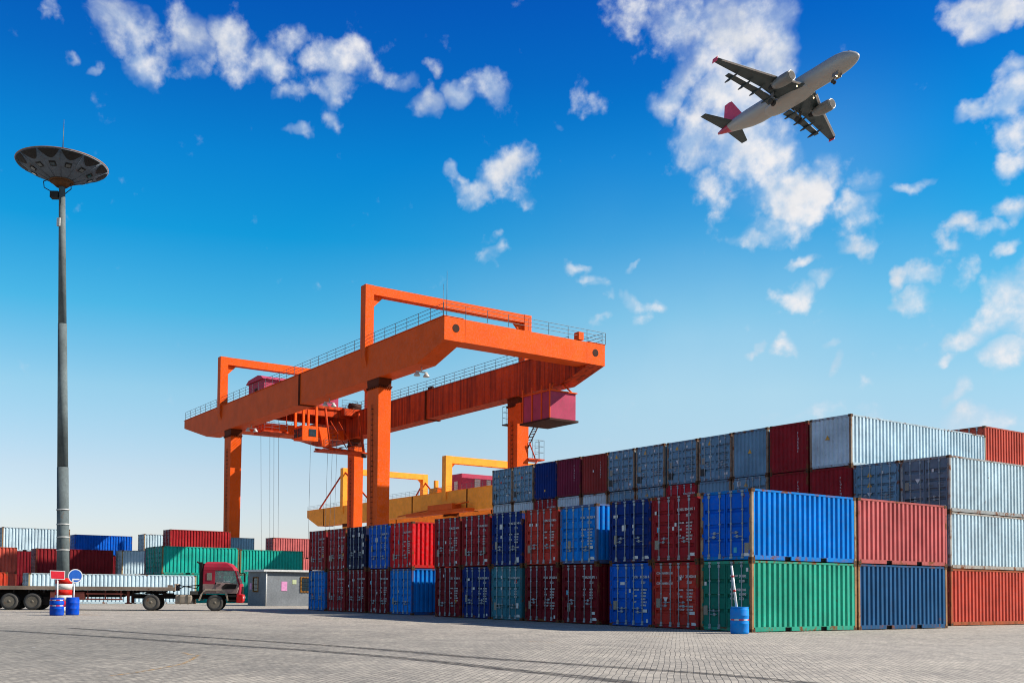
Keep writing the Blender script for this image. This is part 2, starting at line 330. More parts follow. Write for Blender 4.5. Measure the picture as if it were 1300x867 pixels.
# ------------------------------------------------------------------ containers
W2 = 1.219
def corrug_profile(a0, a1, pitch, depth, margin=0.06):
    """list of (along, inward offset): trapezoid ribs, outer crest at 0"""
    L_ = a1 - a0; n = max(2, int(round((L_ - 2 * margin) / pitch))); p = (L_ - 2 * margin) / n
    pts = [(a0, 0.0), (a0 + margin, 0.0)]
    for i in range(n):
        s = a0 + margin + i * p
        pts += [(s + p * 0.08, 0.0), (s + p * 0.22, depth), (s + p * 0.48, depth), (s + p * 0.62, 0.0)]
    pts += [(a1 - margin, 0.0), (a1, 0.0)]
    return pts
MESH = {}
def cmesh(key, fn):
    if key not in MESH: MESH[key] = fn()
    return MESH[key]
def frame_mesh(L_, h):
    b = MB(); pw = 0.115
    for sx in (-1, 1):
        xo = sx * (W2 - 0.004); xi = sx * (W2 - 0.06)
        b.box(min(xo, xi), max(xo, xi), pw, L_ - pw, h - 0.085, h - 0.012)
        segs = [(pw + 0.05, L_ / 2 - 1.21), (L_ / 2 - 0.85, L_ / 2 + 0.85), (L_ / 2 + 1.21, L_ - pw - 0.05)] if L_ < 8 else [(pw + 0.05, L_ - pw - 0.05)]
        for s0, s1 in segs: b.box(min(xo, xi), max(xo, xi), s0, s1, 0.03, 0.165)
        b.box(min(xo, xi), max(xo, xi), pw + 0.05, L_ - pw - 0.05, 0.165, 0.185)
    for y in (0.0, L_ - 0.06):
        b.box(-W2 + pw, W2 - pw, y + 0.004, y + 0.056, h - 0.125, h - 0.014)
        b.box(-W2 + pw, W2 - pw, y + 0.004, y + 0.056, 0.03, 0.15)
    return b.mesh('container_frame', M['frame'])
def post_mesh(L_, h, sx, front):
    """corner post with its two rusty castings and their lifting holes"""
    b = MB(); pw = 0.115; y = 0 if front else L_ - pw; e = 0.004
    x0, x1 = (W2 - pw, W2) if sx > 0 else (-W2, -W2 + pw)
    b.box(x0, x1, y + 0.002, y + pw - 0.002, 0.11, h - 0.11)
    b.cur = 1; cx_ = W2 + e - 0.162 if sx > 0 else -W2 - e; cy_ = -e if front else L_ + e - 0.178
    for z in (0.0, h - 0.118): b.box(cx_, cx_ + 0.162, cy_, cy_ + 0.178, z, z + 0.118)
    b.cur = 2
    for zc in (0.062, h - 0.056):
        b.lathe([(0.038, -0.002), (0.038, 0.002)], (sx * (W2 + 0.006), 0.09 if front else L_ - 0.09, zc), 'x', 10, False)
        b.lathe([(0.034, -0.002), (0.034, 0.002)], (sx * (W2 - 0.08), -0.006 if front else L_ + 0.006, zc), 'y', 10, False)
    return b.mesh('corner_post', [M['frame'], M['casting'], M['seal']])
def under_mesh(L_, h):
    b = MB(); b.box(-W2 + 0.09, W2 - 0.09, 0.09, L_ - 0.09, 0.05, 0.16)
    return b.mesh('container_floor', M['floor_dark'])
def side_mesh(L_, h, s):
    b = MB(); pr = corrug_profile(0.11, L_ - 0.11, 0.286, 0.066)
    v = []
    for (y, d) in pr: v += [(s * (W2 - 0.012 - d), y, 0.175), (s * (W2 - 0.012 - d), y, h - 0.07)]
    b.add(v, [(2 * i, 2 * i + 2, 2 * i + 3, 2 * i + 1) for i in range(len(pr) - 1)])
    return b.mesh('container_side', M['paint'])
def roof_mesh(L_, h):
    b = MB(); pr = corrug_profile(0.05, L_ - 0.05, 0.21, 0.02)
    v = []
    for (y, d) in pr: v += [(-W2 + 0.03, y, h - 0.02 - d), (W2 - 0.03, y, h - 0.02 - d)]
    b.add(v, [(2 * i, 2 * i + 2, 2 * i + 3, 2 * i + 1) for i in range(len(pr) - 1)])
    return b.mesh('container_roof', M['paint'])
def blank_mesh(L_, h):
    b = MB(); pr = corrug_profile(-W2 + 0.1, W2 - 0.1, 0.25, 0.044)
    v = []
    for (x, d) in pr: v += [(x, L_ - 0.015 - d, 0.14), (x, L_ - 0.015 - d, h - 0.12)]
    b.add(v, [(2 * i, 2 * i + 2, 2 * i + 3, 2 * i + 1) for i in range(len(pr) - 1)])
    return b.mesh('container_end', M['paint'])
def door_mesh(L_, h, s, ribs):
    """door leaf: framed panel with horizontal recessed bands, outer face towards -y"""
    b = MB(); z0, z1 = 0.16, h - 0.135
    x0, x1 = (0.018, W2 - 0.14) if s > 0 else (-W2 + 0.14, -0.018)
    yo = 0.012
    fw = 0.055
    b.box(x0, x0 + fw, yo, yo + 0.086, z0, z1); b.box(x1 - fw, x1, yo, yo + 0.086, z0, z1)
    b.box(x0 + fw, x1 - fw, yo, yo + 0.05, z0, z0 + fw); b.box(x0 + fw, x1 - fw, yo, yo + 0.05, z1 - fw, z1)
    pts = [(z0 + fw, yo + 0.012)]
    zz0, zz1 = z0 + fw, z1 - fw; n = ribs; p = (zz1 - zz0) / n
    for i in range(1, n):
        zc = zz0 + i * p
        pts += [(zc - 0.10, yo + 0.012), (zc - 0.045, yo + 0.085), (zc + 0.045, yo + 0.085), (zc + 0.055, yo + 0.012)]
    pts.append((zz1, yo + 0.012))
    v = []
    for z, y in pts: v += [(x0 + fw, y, z), (x1 - fw, y, z)]
    b.add(v, [(2 * i, 2 * i + 1, 2 * i + 3, 2 * i + 2) for i in range(len(pts) - 1)])
    xo = x1 if s > 0 else x0
    for z in (0.3, 0.95, 1.6, h - 0.3):      # hinges
        b.box(min(xo, xo + s * 0.05), max(xo, xo + s * 0.05), yo - 0.022, yo + 0.02, z - 0.06, z + 0.06)
    return b.mesh('container_door', M['paint'])
def seal_mesh(L_, h):
    b = MB(); b.box(-W2 + 0.112, W2 - 0.112, 0.10, 0.11, 0.15, h - 0.12)
    return b.mesh('door_gasket', M['seal'])
def bar_mesh(L_, h, x, low):
    b = MB(); y = -0.012
    b.tube((x, y, 0.09), (x, y, h - 0.06), 0.019, 8)
    for z in (0.2, h - 0.2): b.box(x - 0.045, x + 0.045, y - 0.016, 0.010, z - 0.05, z + 0.05)
    for z in (0.105, h - 0.075): b.box(x - 0.055, x + 0.055, y - 0.026, 0.002, z - 0.03, z + 0.03)
    for z in (0.75, 1.35, 1.85): b.box(x - 0.03, x + 0.03, y - 0.02, 0.010, z - 0.025, z + 0.025)
    return b.mesh('locking_bar', M['bar'])
def handle_mesh(L_, h, x, dirn, z):
    b = MB(); y = -0.036
    b.tube((x, y, z), (x + dirn * 0.2, y - 0.012, z - 0.012), 0.013, 6); b.tube((x + dirn * 0.2, y - 0.012, z - 0.012), (x + dirn * 0.36, y - 0.004, z + 0.0), 0.016, 6)
    b.box(x + dirn * 0.24 - 0.04, x + dirn * 0.24 + 0.04, y - 0.002, 0.006, z - 0.05, z + 0.05)
    return b.mesh('door_handle', M['bar'])
def text_mesh(key, lines, mat=None):
    """lines: (text, x, z, size); lies in the xz plane facing -y"""
    mb_v, mb_f = [], []
    for (t, x, z, size) in lines:
        cu = bpy.data.curves.new('text', 'FONT'); cu.body = t; cu.size = size; cu.resolution_u = 2
        cu.offset = 0.004
        o = bpy.data.objects.new('text', cu); COL.objects.link(o)
        dg = bpy.context.evaluated_depsgraph_get()
        me = o.evaluated_get(dg).to_mesh()
        off = len(mb_v)
        mb_v += [(x + p.co.x, 0, z + p.co.y) for p in me.vertices]
        mb_f += [[off + i for i in pl.vertices] for pl in me.polygons]
        o.to_mesh_clear() if False else None
        bpy.data.objects.remove(o); bpy.data.curves.remove(cu)
    me = bpy.data.meshes.new(key); me.from_pydata(mb_v, [], mb_f); me.update(); me.materials.append(mat or M['letter'])
    return me
def right_lines(code, no, blk, h):
    t = [(code, 0.16, h - 0.62, 0.14), (no, 0.56, h - 0.62, 0.14), ('22G1', 0.62, h - 0.84, 0.12)]
    z = h - 1.12
    for a, c in blk:
        t.append((a, 0.2, z, 0.085)); t.append((c, 0.62, z, 0.085)); z -= 0.125
    return t
B1 = [('MAX.GR.', '30480KG'), ('', '67200LB'), ('TARE', '2230KG'), ('', '4920LB'), ('NET', '28250KG'), ('', '62280LB')]
B2 = [('M.GW.', '24000KG'), ('', '52910LB'), ('TARE', '2200KG'), ('', '4850LB'), ('', ''), ('NET', '21800KG'), ('CU.CAP', '33.2CBM'), ('', '1172CF')]
B3 = [('MAX', '30480'), ('', '67200'), ('NET', '28280'), ('', '62350')]
HC = 2.591
def letters():
    D_ = {}
    D_['a'] = text_mesh('door_lettering', right_lines('DDLU', '504205 1', B1, HC))
    D_['b'] = text_mesh('door_lettering', right_lines('FCIU', '298020 8', B2, HC))
    D_['c'] = text_mesh('door_lettering', right_lines('FCIU', '302526 8', B1, HC))
    D_['d'] = text_mesh('door_lettering', right_lines('TGHU', '309871 1', B3, HC))
    D_['e'] = text_mesh('door_lettering', [('MAX GR', 0.2, 2.0, 0.1), ('30480', 0.62, 1.98, 0.13), ('TARE', 0.2, 1.82, 0.09), ('2180', 0.62, 1.8, 0.13), ('PAYLOAD', 0.2, 1.5, 0.1), ('28300', 0.62, 1.48, 0.13), ('NET', 0.2, 1.34, 0.09), ('62390', 0.62, 1.32, 0.13), ('CU.CAP', 0.2, 1.18, 0.09), ('33.2', 0.62, 1.16, 0.13)])
    D_['f'] = text_mesh('door_lettering', right_lines('TEMU', '228140 6', B2[:6], HC))
    D_['left'] = text_mesh('door_lettering', [('CONTAINER LINE', -1.0, 2.12, 0.11), ('CONTAINER LINE', -1.0, 1.72, 0.11)])
    D_['vert'] = text_mesh('end_lettering', [(c, 0.55, HC - 0.62 - 0.16 * i, 0.14) for i, c in enumerate('FLORENS')])
    return D_
LET = letters()
def quad(key, w, hh, mat):
    def f():
        b = MB(); b.box(-w / 2, w / 2, -0.002, 0.002, -hh / 2, hh / 2); return b.mesh(key, mat)
    return cmesh(('q', key), f)
M['white'] = plain('white_sticker', (0.75, 0.76, 0.76), 0.5)
M['yellow'] = plain('yellow_sticker', (0.7, 0.36, 0.02), 0.5)
M['black'] = plain('black_placard', (0.008, 0.008, 0.009), 0.6)
M['red_st'] = plain('red_sticker', (0.6, 0.02, 0.02), 0.5)
M['cyan_st'] = plain('cyan_sticker', (0.03, 0.4, 0.6), 0.5)
M['plate'] = plain('data_plate', (0.28, 0.25, 0.2), 0.5, 0.2, 0.4, 30)
def tri_mesh(key, s, mat, down=False):
    def f():
        b = MB(); q = [(-s / 2, -s * 0.43), (s / 2, -s * 0.43), (0, s * 0.43)]
        if down: q = [(-x, -z) for x, z in q]
        b.prism(q, 'y', -0.002, 0.002); return b.mesh(key, mat)
    return cmesh(('t', key), f)
def stick(parent, kind, x, z):
    y = 0.008
    me, nm = {
        'plate': (quad('data_plate', 0.2, 0.36, M['plate']), 'data_plate'),
        'white': (quad('white_label', 0.26, 0.12, M['white']), 'white_label'),
        'dot': (quad('small_label', 0.1, 0.14, M['white']), 'white_label'),
        'square': (quad('square_label', 0.24, 0.24, M['white']), 'white_label'),
        'black': (quad('black_placard', 0.36, 0.42, M['black']), 'black_placard'),
        'red': (quad('red_label', 0.16, 0.16, M['red_st']), 'red_label'),
        'cyan': (quad('cyan_label', 0.14, 0.2, M['cyan_st']), 'cyan_label'),
        'yellow': (quad('yellow_label', 0.14, 0.14, M['yellow']), 'yellow_label'),
        'warn': (tri_mesh('warning_triangle', 0.28, M['yellow']), 'warning_triangle'),
        'tri': (tri_mesh('white_triangle', 0.26, M['white'], True), 'white_triangle'),
    }[kind]
    return link(nm, me, parent, None, (x, y, z))

def container(label, x1, y0, z0, color, L_=6.058, h=HC, face='door', frame=None, posts=None, dcol=None, bars=None, letter=None, lcol=(0.75, 0.76, 0.76), stickers=(), ribs=5,
              group=None, vert=None, lod=2, cat='container', sy=1.0, left=False, name='shipping_container', rz=0.0, dx=0.0):
    """x1: x of the long side towards +x; y0: y of the end towards -y; face: which end looks towards -y"""
    t = thing(name, label, cat, (x1 - W2 + dx, y0, z0), 0, group)
    t.rotation_euler.z = rz
    if sy != 1.0: t.scale = (1, sy, 1)
    if face == 'blank':
        t.rotation_euler.z = rz + math.pi; t.location.y = y0 + L_ * sy
    k = (L_, h); fc = frame or tuple(c * 0.8 for c in color)
    fr = link('frame', cmesh(('f',) + k, lambda: frame_mesh(L_, h)), t, fc)
    for sx in (-1, 1):
        for fy in (0, 1): link('corner_post', cmesh(('cp', sx, fy) + k, lambda: post_mesh(L_, h, sx, fy)), t, posts or fc)
    link('floor', cmesh(('u',) + k, lambda: under_mesh(L_, h)), t)
    link('side_panel', cmesh(('s1',) + k, lambda: side_mesh(L_, h, 1)), t, color)
    link('side_panel', cmesh(('s2',) + k, lambda: side_mesh(L_, h, -1)), t, color)
    link('roof_panel', cmesh(('r',) + k, lambda: roof_mesh(L_, h)), t, color)
    e = link('end_panel', cmesh(('b',) + k, lambda: blank_mesh(L_, h)), t, color)
    if vert:
        link('lettering', LET['vert'], e, vert, (0, L_ + 0.002, 0), (0, 0, math.pi))
    for (kd, x, z) in (stickers if face == 'blank' else ()):
        q = stick(e, kd, -x, z); q.location.y = L_ + 0.004; q.rotation_euler.z = math.pi
    doors = []
    for s in (-1, 1):
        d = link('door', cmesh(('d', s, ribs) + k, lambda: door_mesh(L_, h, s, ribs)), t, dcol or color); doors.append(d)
        if lod < 1: continue
        xa, xb = ((0.27, 0.80), (0.22, 0.72), (0.31, 0.76))[len(label) % 3]
        for x, low in ((s * xa, 0), (s * xb, 1)):
            br = link('locking_bar', cmesh(('lb', x) + k, lambda: bar_mesh(L_, h, x, low)), d, bars)
        if lod > 1:
            zz = (0.74, 0.92, 1.02)[sum(map(ord, label)) % 3]
            link('handle', cmesh(('h', s, 0, zz, xa) + k, lambda: handle_mesh(L_, h, s * xa, s, zz)), d, bars)
            link('handle', cmesh(('h', s, 1, zz, xb) + k, lambda: handle_mesh(L_, h, s * xb, -s, zz - 0.14)), d, bars)
    link('door_gasket', cmesh(('g',) + k, lambda: seal_mesh(L_, h)), t)
    if letter:
        q = link('lettering', LET[letter], doors[1], lcol, (0, 0.0105, h - HC))
    if left: link('lettering', LET['left'], doors[0], lcol, (0, 0.0105, h - HC))
    if face != 'blank':
        for (kd, x, z) in stickers: stick(doors[1] if x > 0 else doors[0], kd, x, z)
    return t

TRACK_A = [(-10.29, -23.27), (-4.39, -21.17), (0.77, -19.7), (3.42, -18.84), (6.61, -18.23), (9.9, -18.05), (11.27, -17.92), (12.77, -17.88), (14.58, -18.08)]
TRACK_B = [(-11.49, -20.83), (-5.23, -19.32), (1.04, -17.7), (3.47, -17.22), (6.76, -16.76), (8.8, -16.26), (10.58, -15.82), (12.15, -15.44), (13.43, -15.33), (14.66, -15.36)]
YELLOW_MARKS = [('line', [(8.05, -24.67), (7.49, -24.06), (6.55, -23.23), (5.74, -22.66), (3.66, -21.65)], 0.1), ('hook', [(2.75, -21.71), (3.59, -21.8), (3.79, -21.68)], 0.12), ('bit', [(-21.85, 5.05), (-21.2, 7.93)], 0.12), ('bit2', [(0.82, -5.98), (1.62, -5.4)], 0.12), ('bit3', [(1.94, -11.52), (2.57, -11.1)], 0.1), ('bit4', [(-28.32, -16.82), (-29.59, -15.34)], 0.3), ('b5', [(-26.87, -16.97), (-26.64, -15.97)], 0.3)]
WHITE_MARKS = [([(-20.61, -15.63), (-19.74, -14.6)], 0.5), ([(-9.8, -20.06), (-9.05, -19.85)], 0.35), ([(-0.31, -24.25), (-0.27, -24.15)], 0.25), ([(-32.92, -19.54), (-30.09, -17.77)], 0.3)]
MANHOLE = (13.89, -17.12)
# ------------------------------------------------------------------ ground
def ground_mat():
    m, nt, b = new_mat('block_paving')
    tc = nt.nodes.new('ShaderNodeTexCoord'); P = tc.outputs['Object']
    mp = nt.nodes.new('ShaderNodeMapping'); nt.links.new(P, mp.inputs[0]); mp.inputs['Rotation'].default_value = (0, 0, R(-44.2 - 90))
    wob = nt.nodes.new('ShaderNodeTexNoise'); wob.inputs['Scale'].default_value = 0.6; nt.links.new(P, wob.inputs['Vector'])
    wa = nt.nodes.new('ShaderNodeVectorMath'); wa.operation = 'MULTIPLY_ADD'; nt.links.new(wob.outputs['Color'], wa.inputs[0]); wa.inputs[1].default_value = (0.12, 0.12, 0); nt.links.new(mp.outputs[0], wa.inputs[2])
    br = nt.nodes.new('ShaderNodeTexBrick'); nt.links.new(wa.outputs[0], br.inputs['Vector'])
    br.inputs['Scale'].default_value = 1.0; br.inputs['Brick Width'].default_value = 0.225; br.inputs['Row Height'].default_value = 0.1125
    br.inputs['Mortar Size'].default_value = 0.009; br.inputs['Mortar Smooth'].default_value = 0.3; br.inputs['Bias'].default_value = -0.1
    br.inputs['Color1'].default_value = (0.335, 0.300, 0.253, 1); br.inputs['Color2'].default_value = (0.205, 0.186, 0.160, 1); br.inputs['Mortar'].default_value = (0.055, 0.05, 0.045, 1)
    n_big = noise(nt, P, 0.07, 5); n_mid = noise(nt, P, 0.45, 6, 0.65); n_fine = noise(nt, P, 9, 6, 0.7)
    col = mixn(nt, maprange(nt, n_big, 0.35, 0.65, 0, 0.5), br.outputs[0], (0.275, 0.252, 0.219), 'MIX')
    col = mixn(nt, 1.0, col, mixn(nt, maprange(nt, n_mid, 0.25, 0.75), (0.78, 0.78, 0.79), (1.18, 1.17, 1.14)), 'MULTIPLY')
    col = mixn(nt, 1.0, col, mixn(nt, maprange(nt, n_fine, 0.25, 0.75), (0.72, 0.72, 0.72), (1.25, 1.25, 1.25)), 'MULTIPLY')
    # loose dark wear: missing joint sand, oil and tyre dust
    mps = nt.nodes.new('ShaderNodeMapping'); nt.links.new(mp.outputs[0], mps.inputs[0]); mps.inputs['Scale'].default_value = (0.5, 2.2, 1)
    st = noise(nt, mps.outputs[0], 0.8, 6, 0.65)
    col = mixn(nt, maprange(nt, st, 0.55, 0.75, 0, 0.42), col, (0.095, 0.09, 0.083))
    s2 = noise(nt, P, 3.0, 5, 0.6)
    col = mixn(nt, maprange(nt, s2, 0.52, 0.68, 0, 0.38), col, (0.10, 0.095, 0.088))
    # a broad traffic-worn, dirtier area across the near left of the yard
    dv = nt.nodes.new('ShaderNodeVectorMath'); dv.operation = 'DISTANCE'; nt.links.new(P, dv.inputs[0]); dv.inputs[1].default_value = (-4, -26, 0)
    da = nt.nodes.new('ShaderNodeMath'); da.operation = 'MULTIPLY_ADD'; nt.links.new(n_mid, da.inputs[0]); da.inputs[1].default_value = 9.0; nt.links.new(dv.outputs['Value'], da.inputs[2])
    worn_ = maprange(nt, da.outputs[0], 10.0, 25.0, 1.0, 0.0)
    col = mixn(nt, worn_, col, mixn(nt, 1.0, col, (0.66, 0.675, 0.68), 'MULTIPLY'))
    k2 = nt.nodes.new('ShaderNodeMath'); k2.operation = 'MULTIPLY'; nt.links.new(worn_, k2.inputs[0]); nt.links.new(maprange(nt, noise(nt, mps.outputs[0], 3.4, 4, 0.6), 0.54, 0.66, 0, 0.6), k2.inputs[1])
    col = mixn(nt, k2.outputs[0], col, (0.06, 0.057, 0.053))
    sp = noise(nt, P, 3.4, 3, 0.5)
    col = mixn(nt, maprange(nt, sp, 0.66, 0.74, 0, 0.7), col, (0.045, 0.042, 0.04))
    nt.links.new(col, b.inputs['Base Color'])
    b.inputs['Roughness'].default_value = 0.85; b.inputs['Specular IOR Level'].default_value = 0.2
    hb = nt.nodes.new('ShaderNodeMath'); hb.operation = 'MULTIPLY_ADD'; nt.links.new(br.outputs['Fac'], hb.inputs[0]); hb.inputs[1].default_value = -1.0; nt.links.new(n_fine, hb.inputs[2])
    bump(nt, b, hb.outputs[0], 0.35, 0.012)
    return m
g = MB(); g.box(-2500, 1500, -1500, 2500, -0.5, 0.0)
struct(link('ground', g.mesh('ground', ground_mat())))

def decal_mat(name, color, thr=(0.42, 0.6), scale=6, rough=0.8, alpha=0.85, stretch=(1, 1, 1)):
    m, nt, b = new_mat(name)
    tc = nt.nodes.new('ShaderNodeTexCoord'); mp = nt.nodes.new('ShaderNodeMapping'); nt.links.new(tc.outputs['Object'], mp.inputs[0]); mp.inputs['Scale'].default_value = stretch
    n = noise(nt, mp.outputs[0], scale, 7, 0.7)
    uv = nt.nodes.new('ShaderNodeUVMap'); sp = nt.nodes.new('ShaderNodeSeparateXYZ'); nt.links.new(uv.outputs[0], sp.inputs[0])
    e = nt.nodes.new('ShaderNodeMath'); e.operation = 'PINGPONG'; nt.links.new(sp.outputs[1], e.inputs[0]); e.inputs[1].default_value = 0.5
    ee = maprange(nt, e.outputs[0], 0.0, 0.22)
    k = nt.nodes.new('ShaderNodeMath'); k.operation = 'MULTIPLY'; nt.links.new(maprange(nt, n, thr[0], thr[1], 0, alpha), k.inputs[0]); nt.links.new(ee, k.inputs[1])
    nt.links.new(k.outputs[0], b.inputs['Alpha'])
    b.inputs['Base Color'].default_value = (*color, 1); b.inputs['Roughness'].default_value = rough; b.inputs['Specular IOR Level'].default_value = 0.2
    return m
def strip(name, pts, width, z, mat):
    """a flat painted or worn strip along a ground polyline"""
    v, f, uvs = [], [], []
    P = [Vector((x, y, z)) for x, y in pts]; L_ = 0
    for i, p in enumerate(P):
        d = (P[min(i + 1, len(P) - 1)] - P[max(i - 1, 0)]).normalized(); s = Vector((-d.y, d.x, 0)) * width / 2
        if i: L_ += (P[i] - P[i - 1]).length
        v += [p - s, p + s]; uvs += [(L_, 0), (L_, 1)]
    f = [(2 * i, 2 * i + 2, 2 * i + 3, 2 * i + 1) for i in range(len(P) - 1)]
    me = bpy.data.meshes.new(name); me.from_pydata([tuple(q) for q in v], [], f); me.update()
    ul = me.uv_layers.new(name='UVMap')
    for lp in me.loops: ul.data[lp.index].uv = uvs[lp.vertex_index]
    me.materials.append(mat)
    return struct(link(name, me))
def curve(pts, n=40):
    """Catmull-Rom through the given ground points"""
    out = []; q = [pts[0]] + pts + [pts[-1]]
    for i in range(1, len(q) - 2):
        for k in range(n):
            t = k / n; a, b_, c, d = q[i - 1], q[i], q[i + 1], q[i + 2]
            out.append(tuple(0.5 * (2 * b_[j] + (c[j] - a[j]) * t + (2 * a[j] - 5 * b_[j] + 4 * c[j] - d[j]) * t * t + (3 * b_[j] - a[j] - 3 * c[j] + d[j]) * t ** 3) for j in (0, 1)))
    out.append(pts[-1]); return out
tyre = decal_mat('tyre_rubber_marks', (0.035, 0.032, 0.030), (0.33, 0.6), 5, 0.7, 0.72)
strip('tyre_marks', curve(TRACK_A), 0.55, 0.004, tyre)
strip('tyre_marks', curve(TRACK_B), 0.50, 0.004, tyre)
ypaint = decal_mat('worn_yellow_paint', (0.42, 0.25, 0.09), (0.44, 0.6), 9, 0.8, 0.8)
wpaint = decal_mat('worn_white_paint', (0.45, 0.44, 0.42), (0.42, 0.6), 5, 0.8, 0.8)
for nm, pts, w_ in YELLOW_MARKS: strip('yellow_paint_mark', curve(pts, 8), w_, 0.008, ypaint)
for pts, w_ in WHITE_MARKS: strip('white_paint_mark', curve(pts, 8), w_, 0.008, wpaint)

# manhole cover
mh = thing('manhole_cover', 'round ribbed iron manhole cover set flush in the paving near the bottom edge', 'manhole', MANHOLE + (0,))
iron = worn('cast_iron', (0.16, 0.14, 0.12), 0.6, 0.6, False, 0, 0.3)
b = MB(); b.lathe([(0.30, 0.0), (0.30, 0.010), (0.0, 0.010)], n=40)
for i in range(-4, 5):
    hw = math.sqrt(0.29 ** 2 - (i * 0.062) ** 2); b.box(-hw, hw, i * 0.062 - 0.014, i * 0.062 + 0.014, 0.010, 0.019)
link('lid', b.mesh('lid', iron), mh)
b = MB(); b.lathe([(0.31, 0.0), (0.31, 0.014), (0.39, 0.014), (0.40, 0.0)], n=40); link('rim', b.mesh('rim', iron), mh)

# ------------------------------------------------------------------ container yard
C_ = dict(royal=(0.003, 0.26, 0.82), blue=(0.004, 0.13, 0.66), bright=(0.004, 0.24, 0.80), navy=(0.007, 0.036, 0.22), ink=(0.012, 0.022, 0.075),
          green=(0.045, 0.44, 0.30), teal=(0.05, 0.22, 0.29), jade=(0.018, 0.44, 0.34), maroon=(0.36, 0.024, 0.032), dark=(0.20, 0.012, 0.020), redbrown=(0.56, 0.050, 0.036),
          red=(0.80, 0.022, 0.028), salmon=(0.60, 0.15, 0.145), brick=(0.62, 0.105, 0.07), greyblue=(0.19, 0.36, 0.50), grey=(0.48, 0.58, 0.63), palegrey=(0.60, 0.76, 0.84),
          plum=(0.22, 0.024, 0.06), crimson=(0.50, 0.03, 0.045))
RUSTY = (0.40, 0.22, 0.11)
C_.update(teal2=(0.03, 0.12, 0.27), vermil=(0.62, 0.06, 0.03), redtop=(0.42, 0.025, 0.03), maroon2=(0.26, 0.02, 0.025))
GA = 'containers in the two-tier front row'
def rowA(x, tiers, y=0.0):
    z = 0
    for (lab, kw) in tiers:
        kw = dict(kw); dy = kw.pop('dy', 0); dxx = kw.pop('dx', 0); color = C_[kw.pop('c')]
        container(lab, x + dxx, y + dy, z, color, group=GA, **kw); z += HC
S = 'bottom tier of the front row'
T = 'top tier of the front row'
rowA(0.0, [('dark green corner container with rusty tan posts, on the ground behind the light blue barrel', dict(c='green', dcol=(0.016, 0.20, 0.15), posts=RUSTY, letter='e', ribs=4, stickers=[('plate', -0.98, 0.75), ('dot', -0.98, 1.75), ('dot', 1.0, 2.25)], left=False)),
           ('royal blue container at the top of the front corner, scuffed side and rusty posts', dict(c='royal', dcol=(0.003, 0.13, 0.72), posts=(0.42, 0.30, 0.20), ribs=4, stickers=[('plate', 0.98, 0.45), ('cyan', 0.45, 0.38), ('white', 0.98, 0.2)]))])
rowA(-2.56, [('red maroon container with a white triangle on its door, bottom tier beside the green one', dict(c='redbrown', letter='b', left=True, frame=C_['maroon'], stickers=[('plate', -0.9, 0.98), ('tri', -0.5, 1.1), ('white', 0.9, 0.62), ('white', 1.0, 0.2), ('dot', 0.3, 1.95)])),
             ('maroon container with a cyan sticker on its door, top tier beside the royal blue one', dict(c='maroon', letter='a', dy=-0.04, stickers=[('plate', -0.95, 0.68), ('cyan', -0.85, 1.28), ('dot', -1.0, 1.95), ('white', 0.95, 0.28), ('dot', -0.05, 1.3), ('dot', 0.08, 1.45)]))])
rowA(-5.06, [('blue container with white print and a tan plate, bottom tier third from the corner', dict(c='blue', letter='c', stickers=[('plate', -0.9, 0.85), ('white', -0.45, 1.75), ('white', 0.85, 0.65), ('dot', 0.98, 0.25), ('dot', -0.02, 1.45)])),
             ('dark navy container without print on its doors, top tier third from the corner', dict(c='navy', dx=-0.06, dy=0.03, stickers=[('plate', -0.85, 0.98), ('white', -0.85, 1.95), ('square', -0.35, 1.45), ('dot', 0.2, 1.5), ('dot', 0.22, 1.25), ('white', 1.0, 0.22), ('white', 0.35, 0.22)]))])
rowA(-8.2, [('dark maroon container left of the narrow shaded gap, bottom tier below the blue one', dict(c='dark', letter='d', stickers=[('plate', -0.75, 0.7), ('cyan', -0.85, 1.35), ('white', 0.85, 0.48), ('white', 0.95, 0.22)])),
            ('blue container whose sunlit side shows in the narrow gap, top tier of the front row', dict(c='bright', letter='c', dx=-0.14, frame=(0.10, 0.16, 0.35), stickers=[('plate', -0.6, 0.85), ('white', 0.85, 0.72), ('white', 0.95, 0.25)]))])
rowA(-10.9, [('dark maroon container with dense white print under the rust red one, bottom tier', dict(c='dark', letter='b', stickers=[('plate', -0.85, 0.75), ('dot', 0.95, 0.25)])),
             ('rust red container with orange corner castings beside the blue one, top tier', dict(c='redbrown', letter='f', dy=-0.03, stickers=[('plate', -0.9, 0.75), ('dot', -0.35, 1.85), ('white', -0.75, 1.87), ('dot', 0.95, 0.28)]))])
rowA(-13.6, [('teal container, the only teal one in the front row', dict(c='teal', letter='d', stickers=[('plate', -0.9, 0.65), ('square', 0.85, 0.7), ('dot', -0.4, 1.5), ('dot', -0.4, 2.05), ('red', 0.75, 1.85), ('white', 0.95, 0.22)])),
             ('navy container above the teal one in the front row', dict(c='navy', letter='f', stickers=[('plate', -0.85, 1.0), ('square', -0.45, 1.9), ('dot', -0.45, 1.4), ('square', 0.85, 0.28)]))])
rowA(-16.16, [('navy container left of the teal one, bottom tier of the front row', dict(c='navy', letter='a', stickers=[('plate', -0.85, 1.0), ('white', -0.7, 1.95), ('white', -0.25, 1.5), ('dot', 0.95, 0.2)])),
              ('brownish maroon container directly left of the navy one above the teal, top tier', dict(c='maroon', letter='d', dy=-0.05, stickers=[('plate', -0.85, 0.75), ('dot', -0.85, 2.1), ('dot', -0.4, 1.7), ('plate', 0.75, 0.8), ('white', 0.9, 0.3)]))])
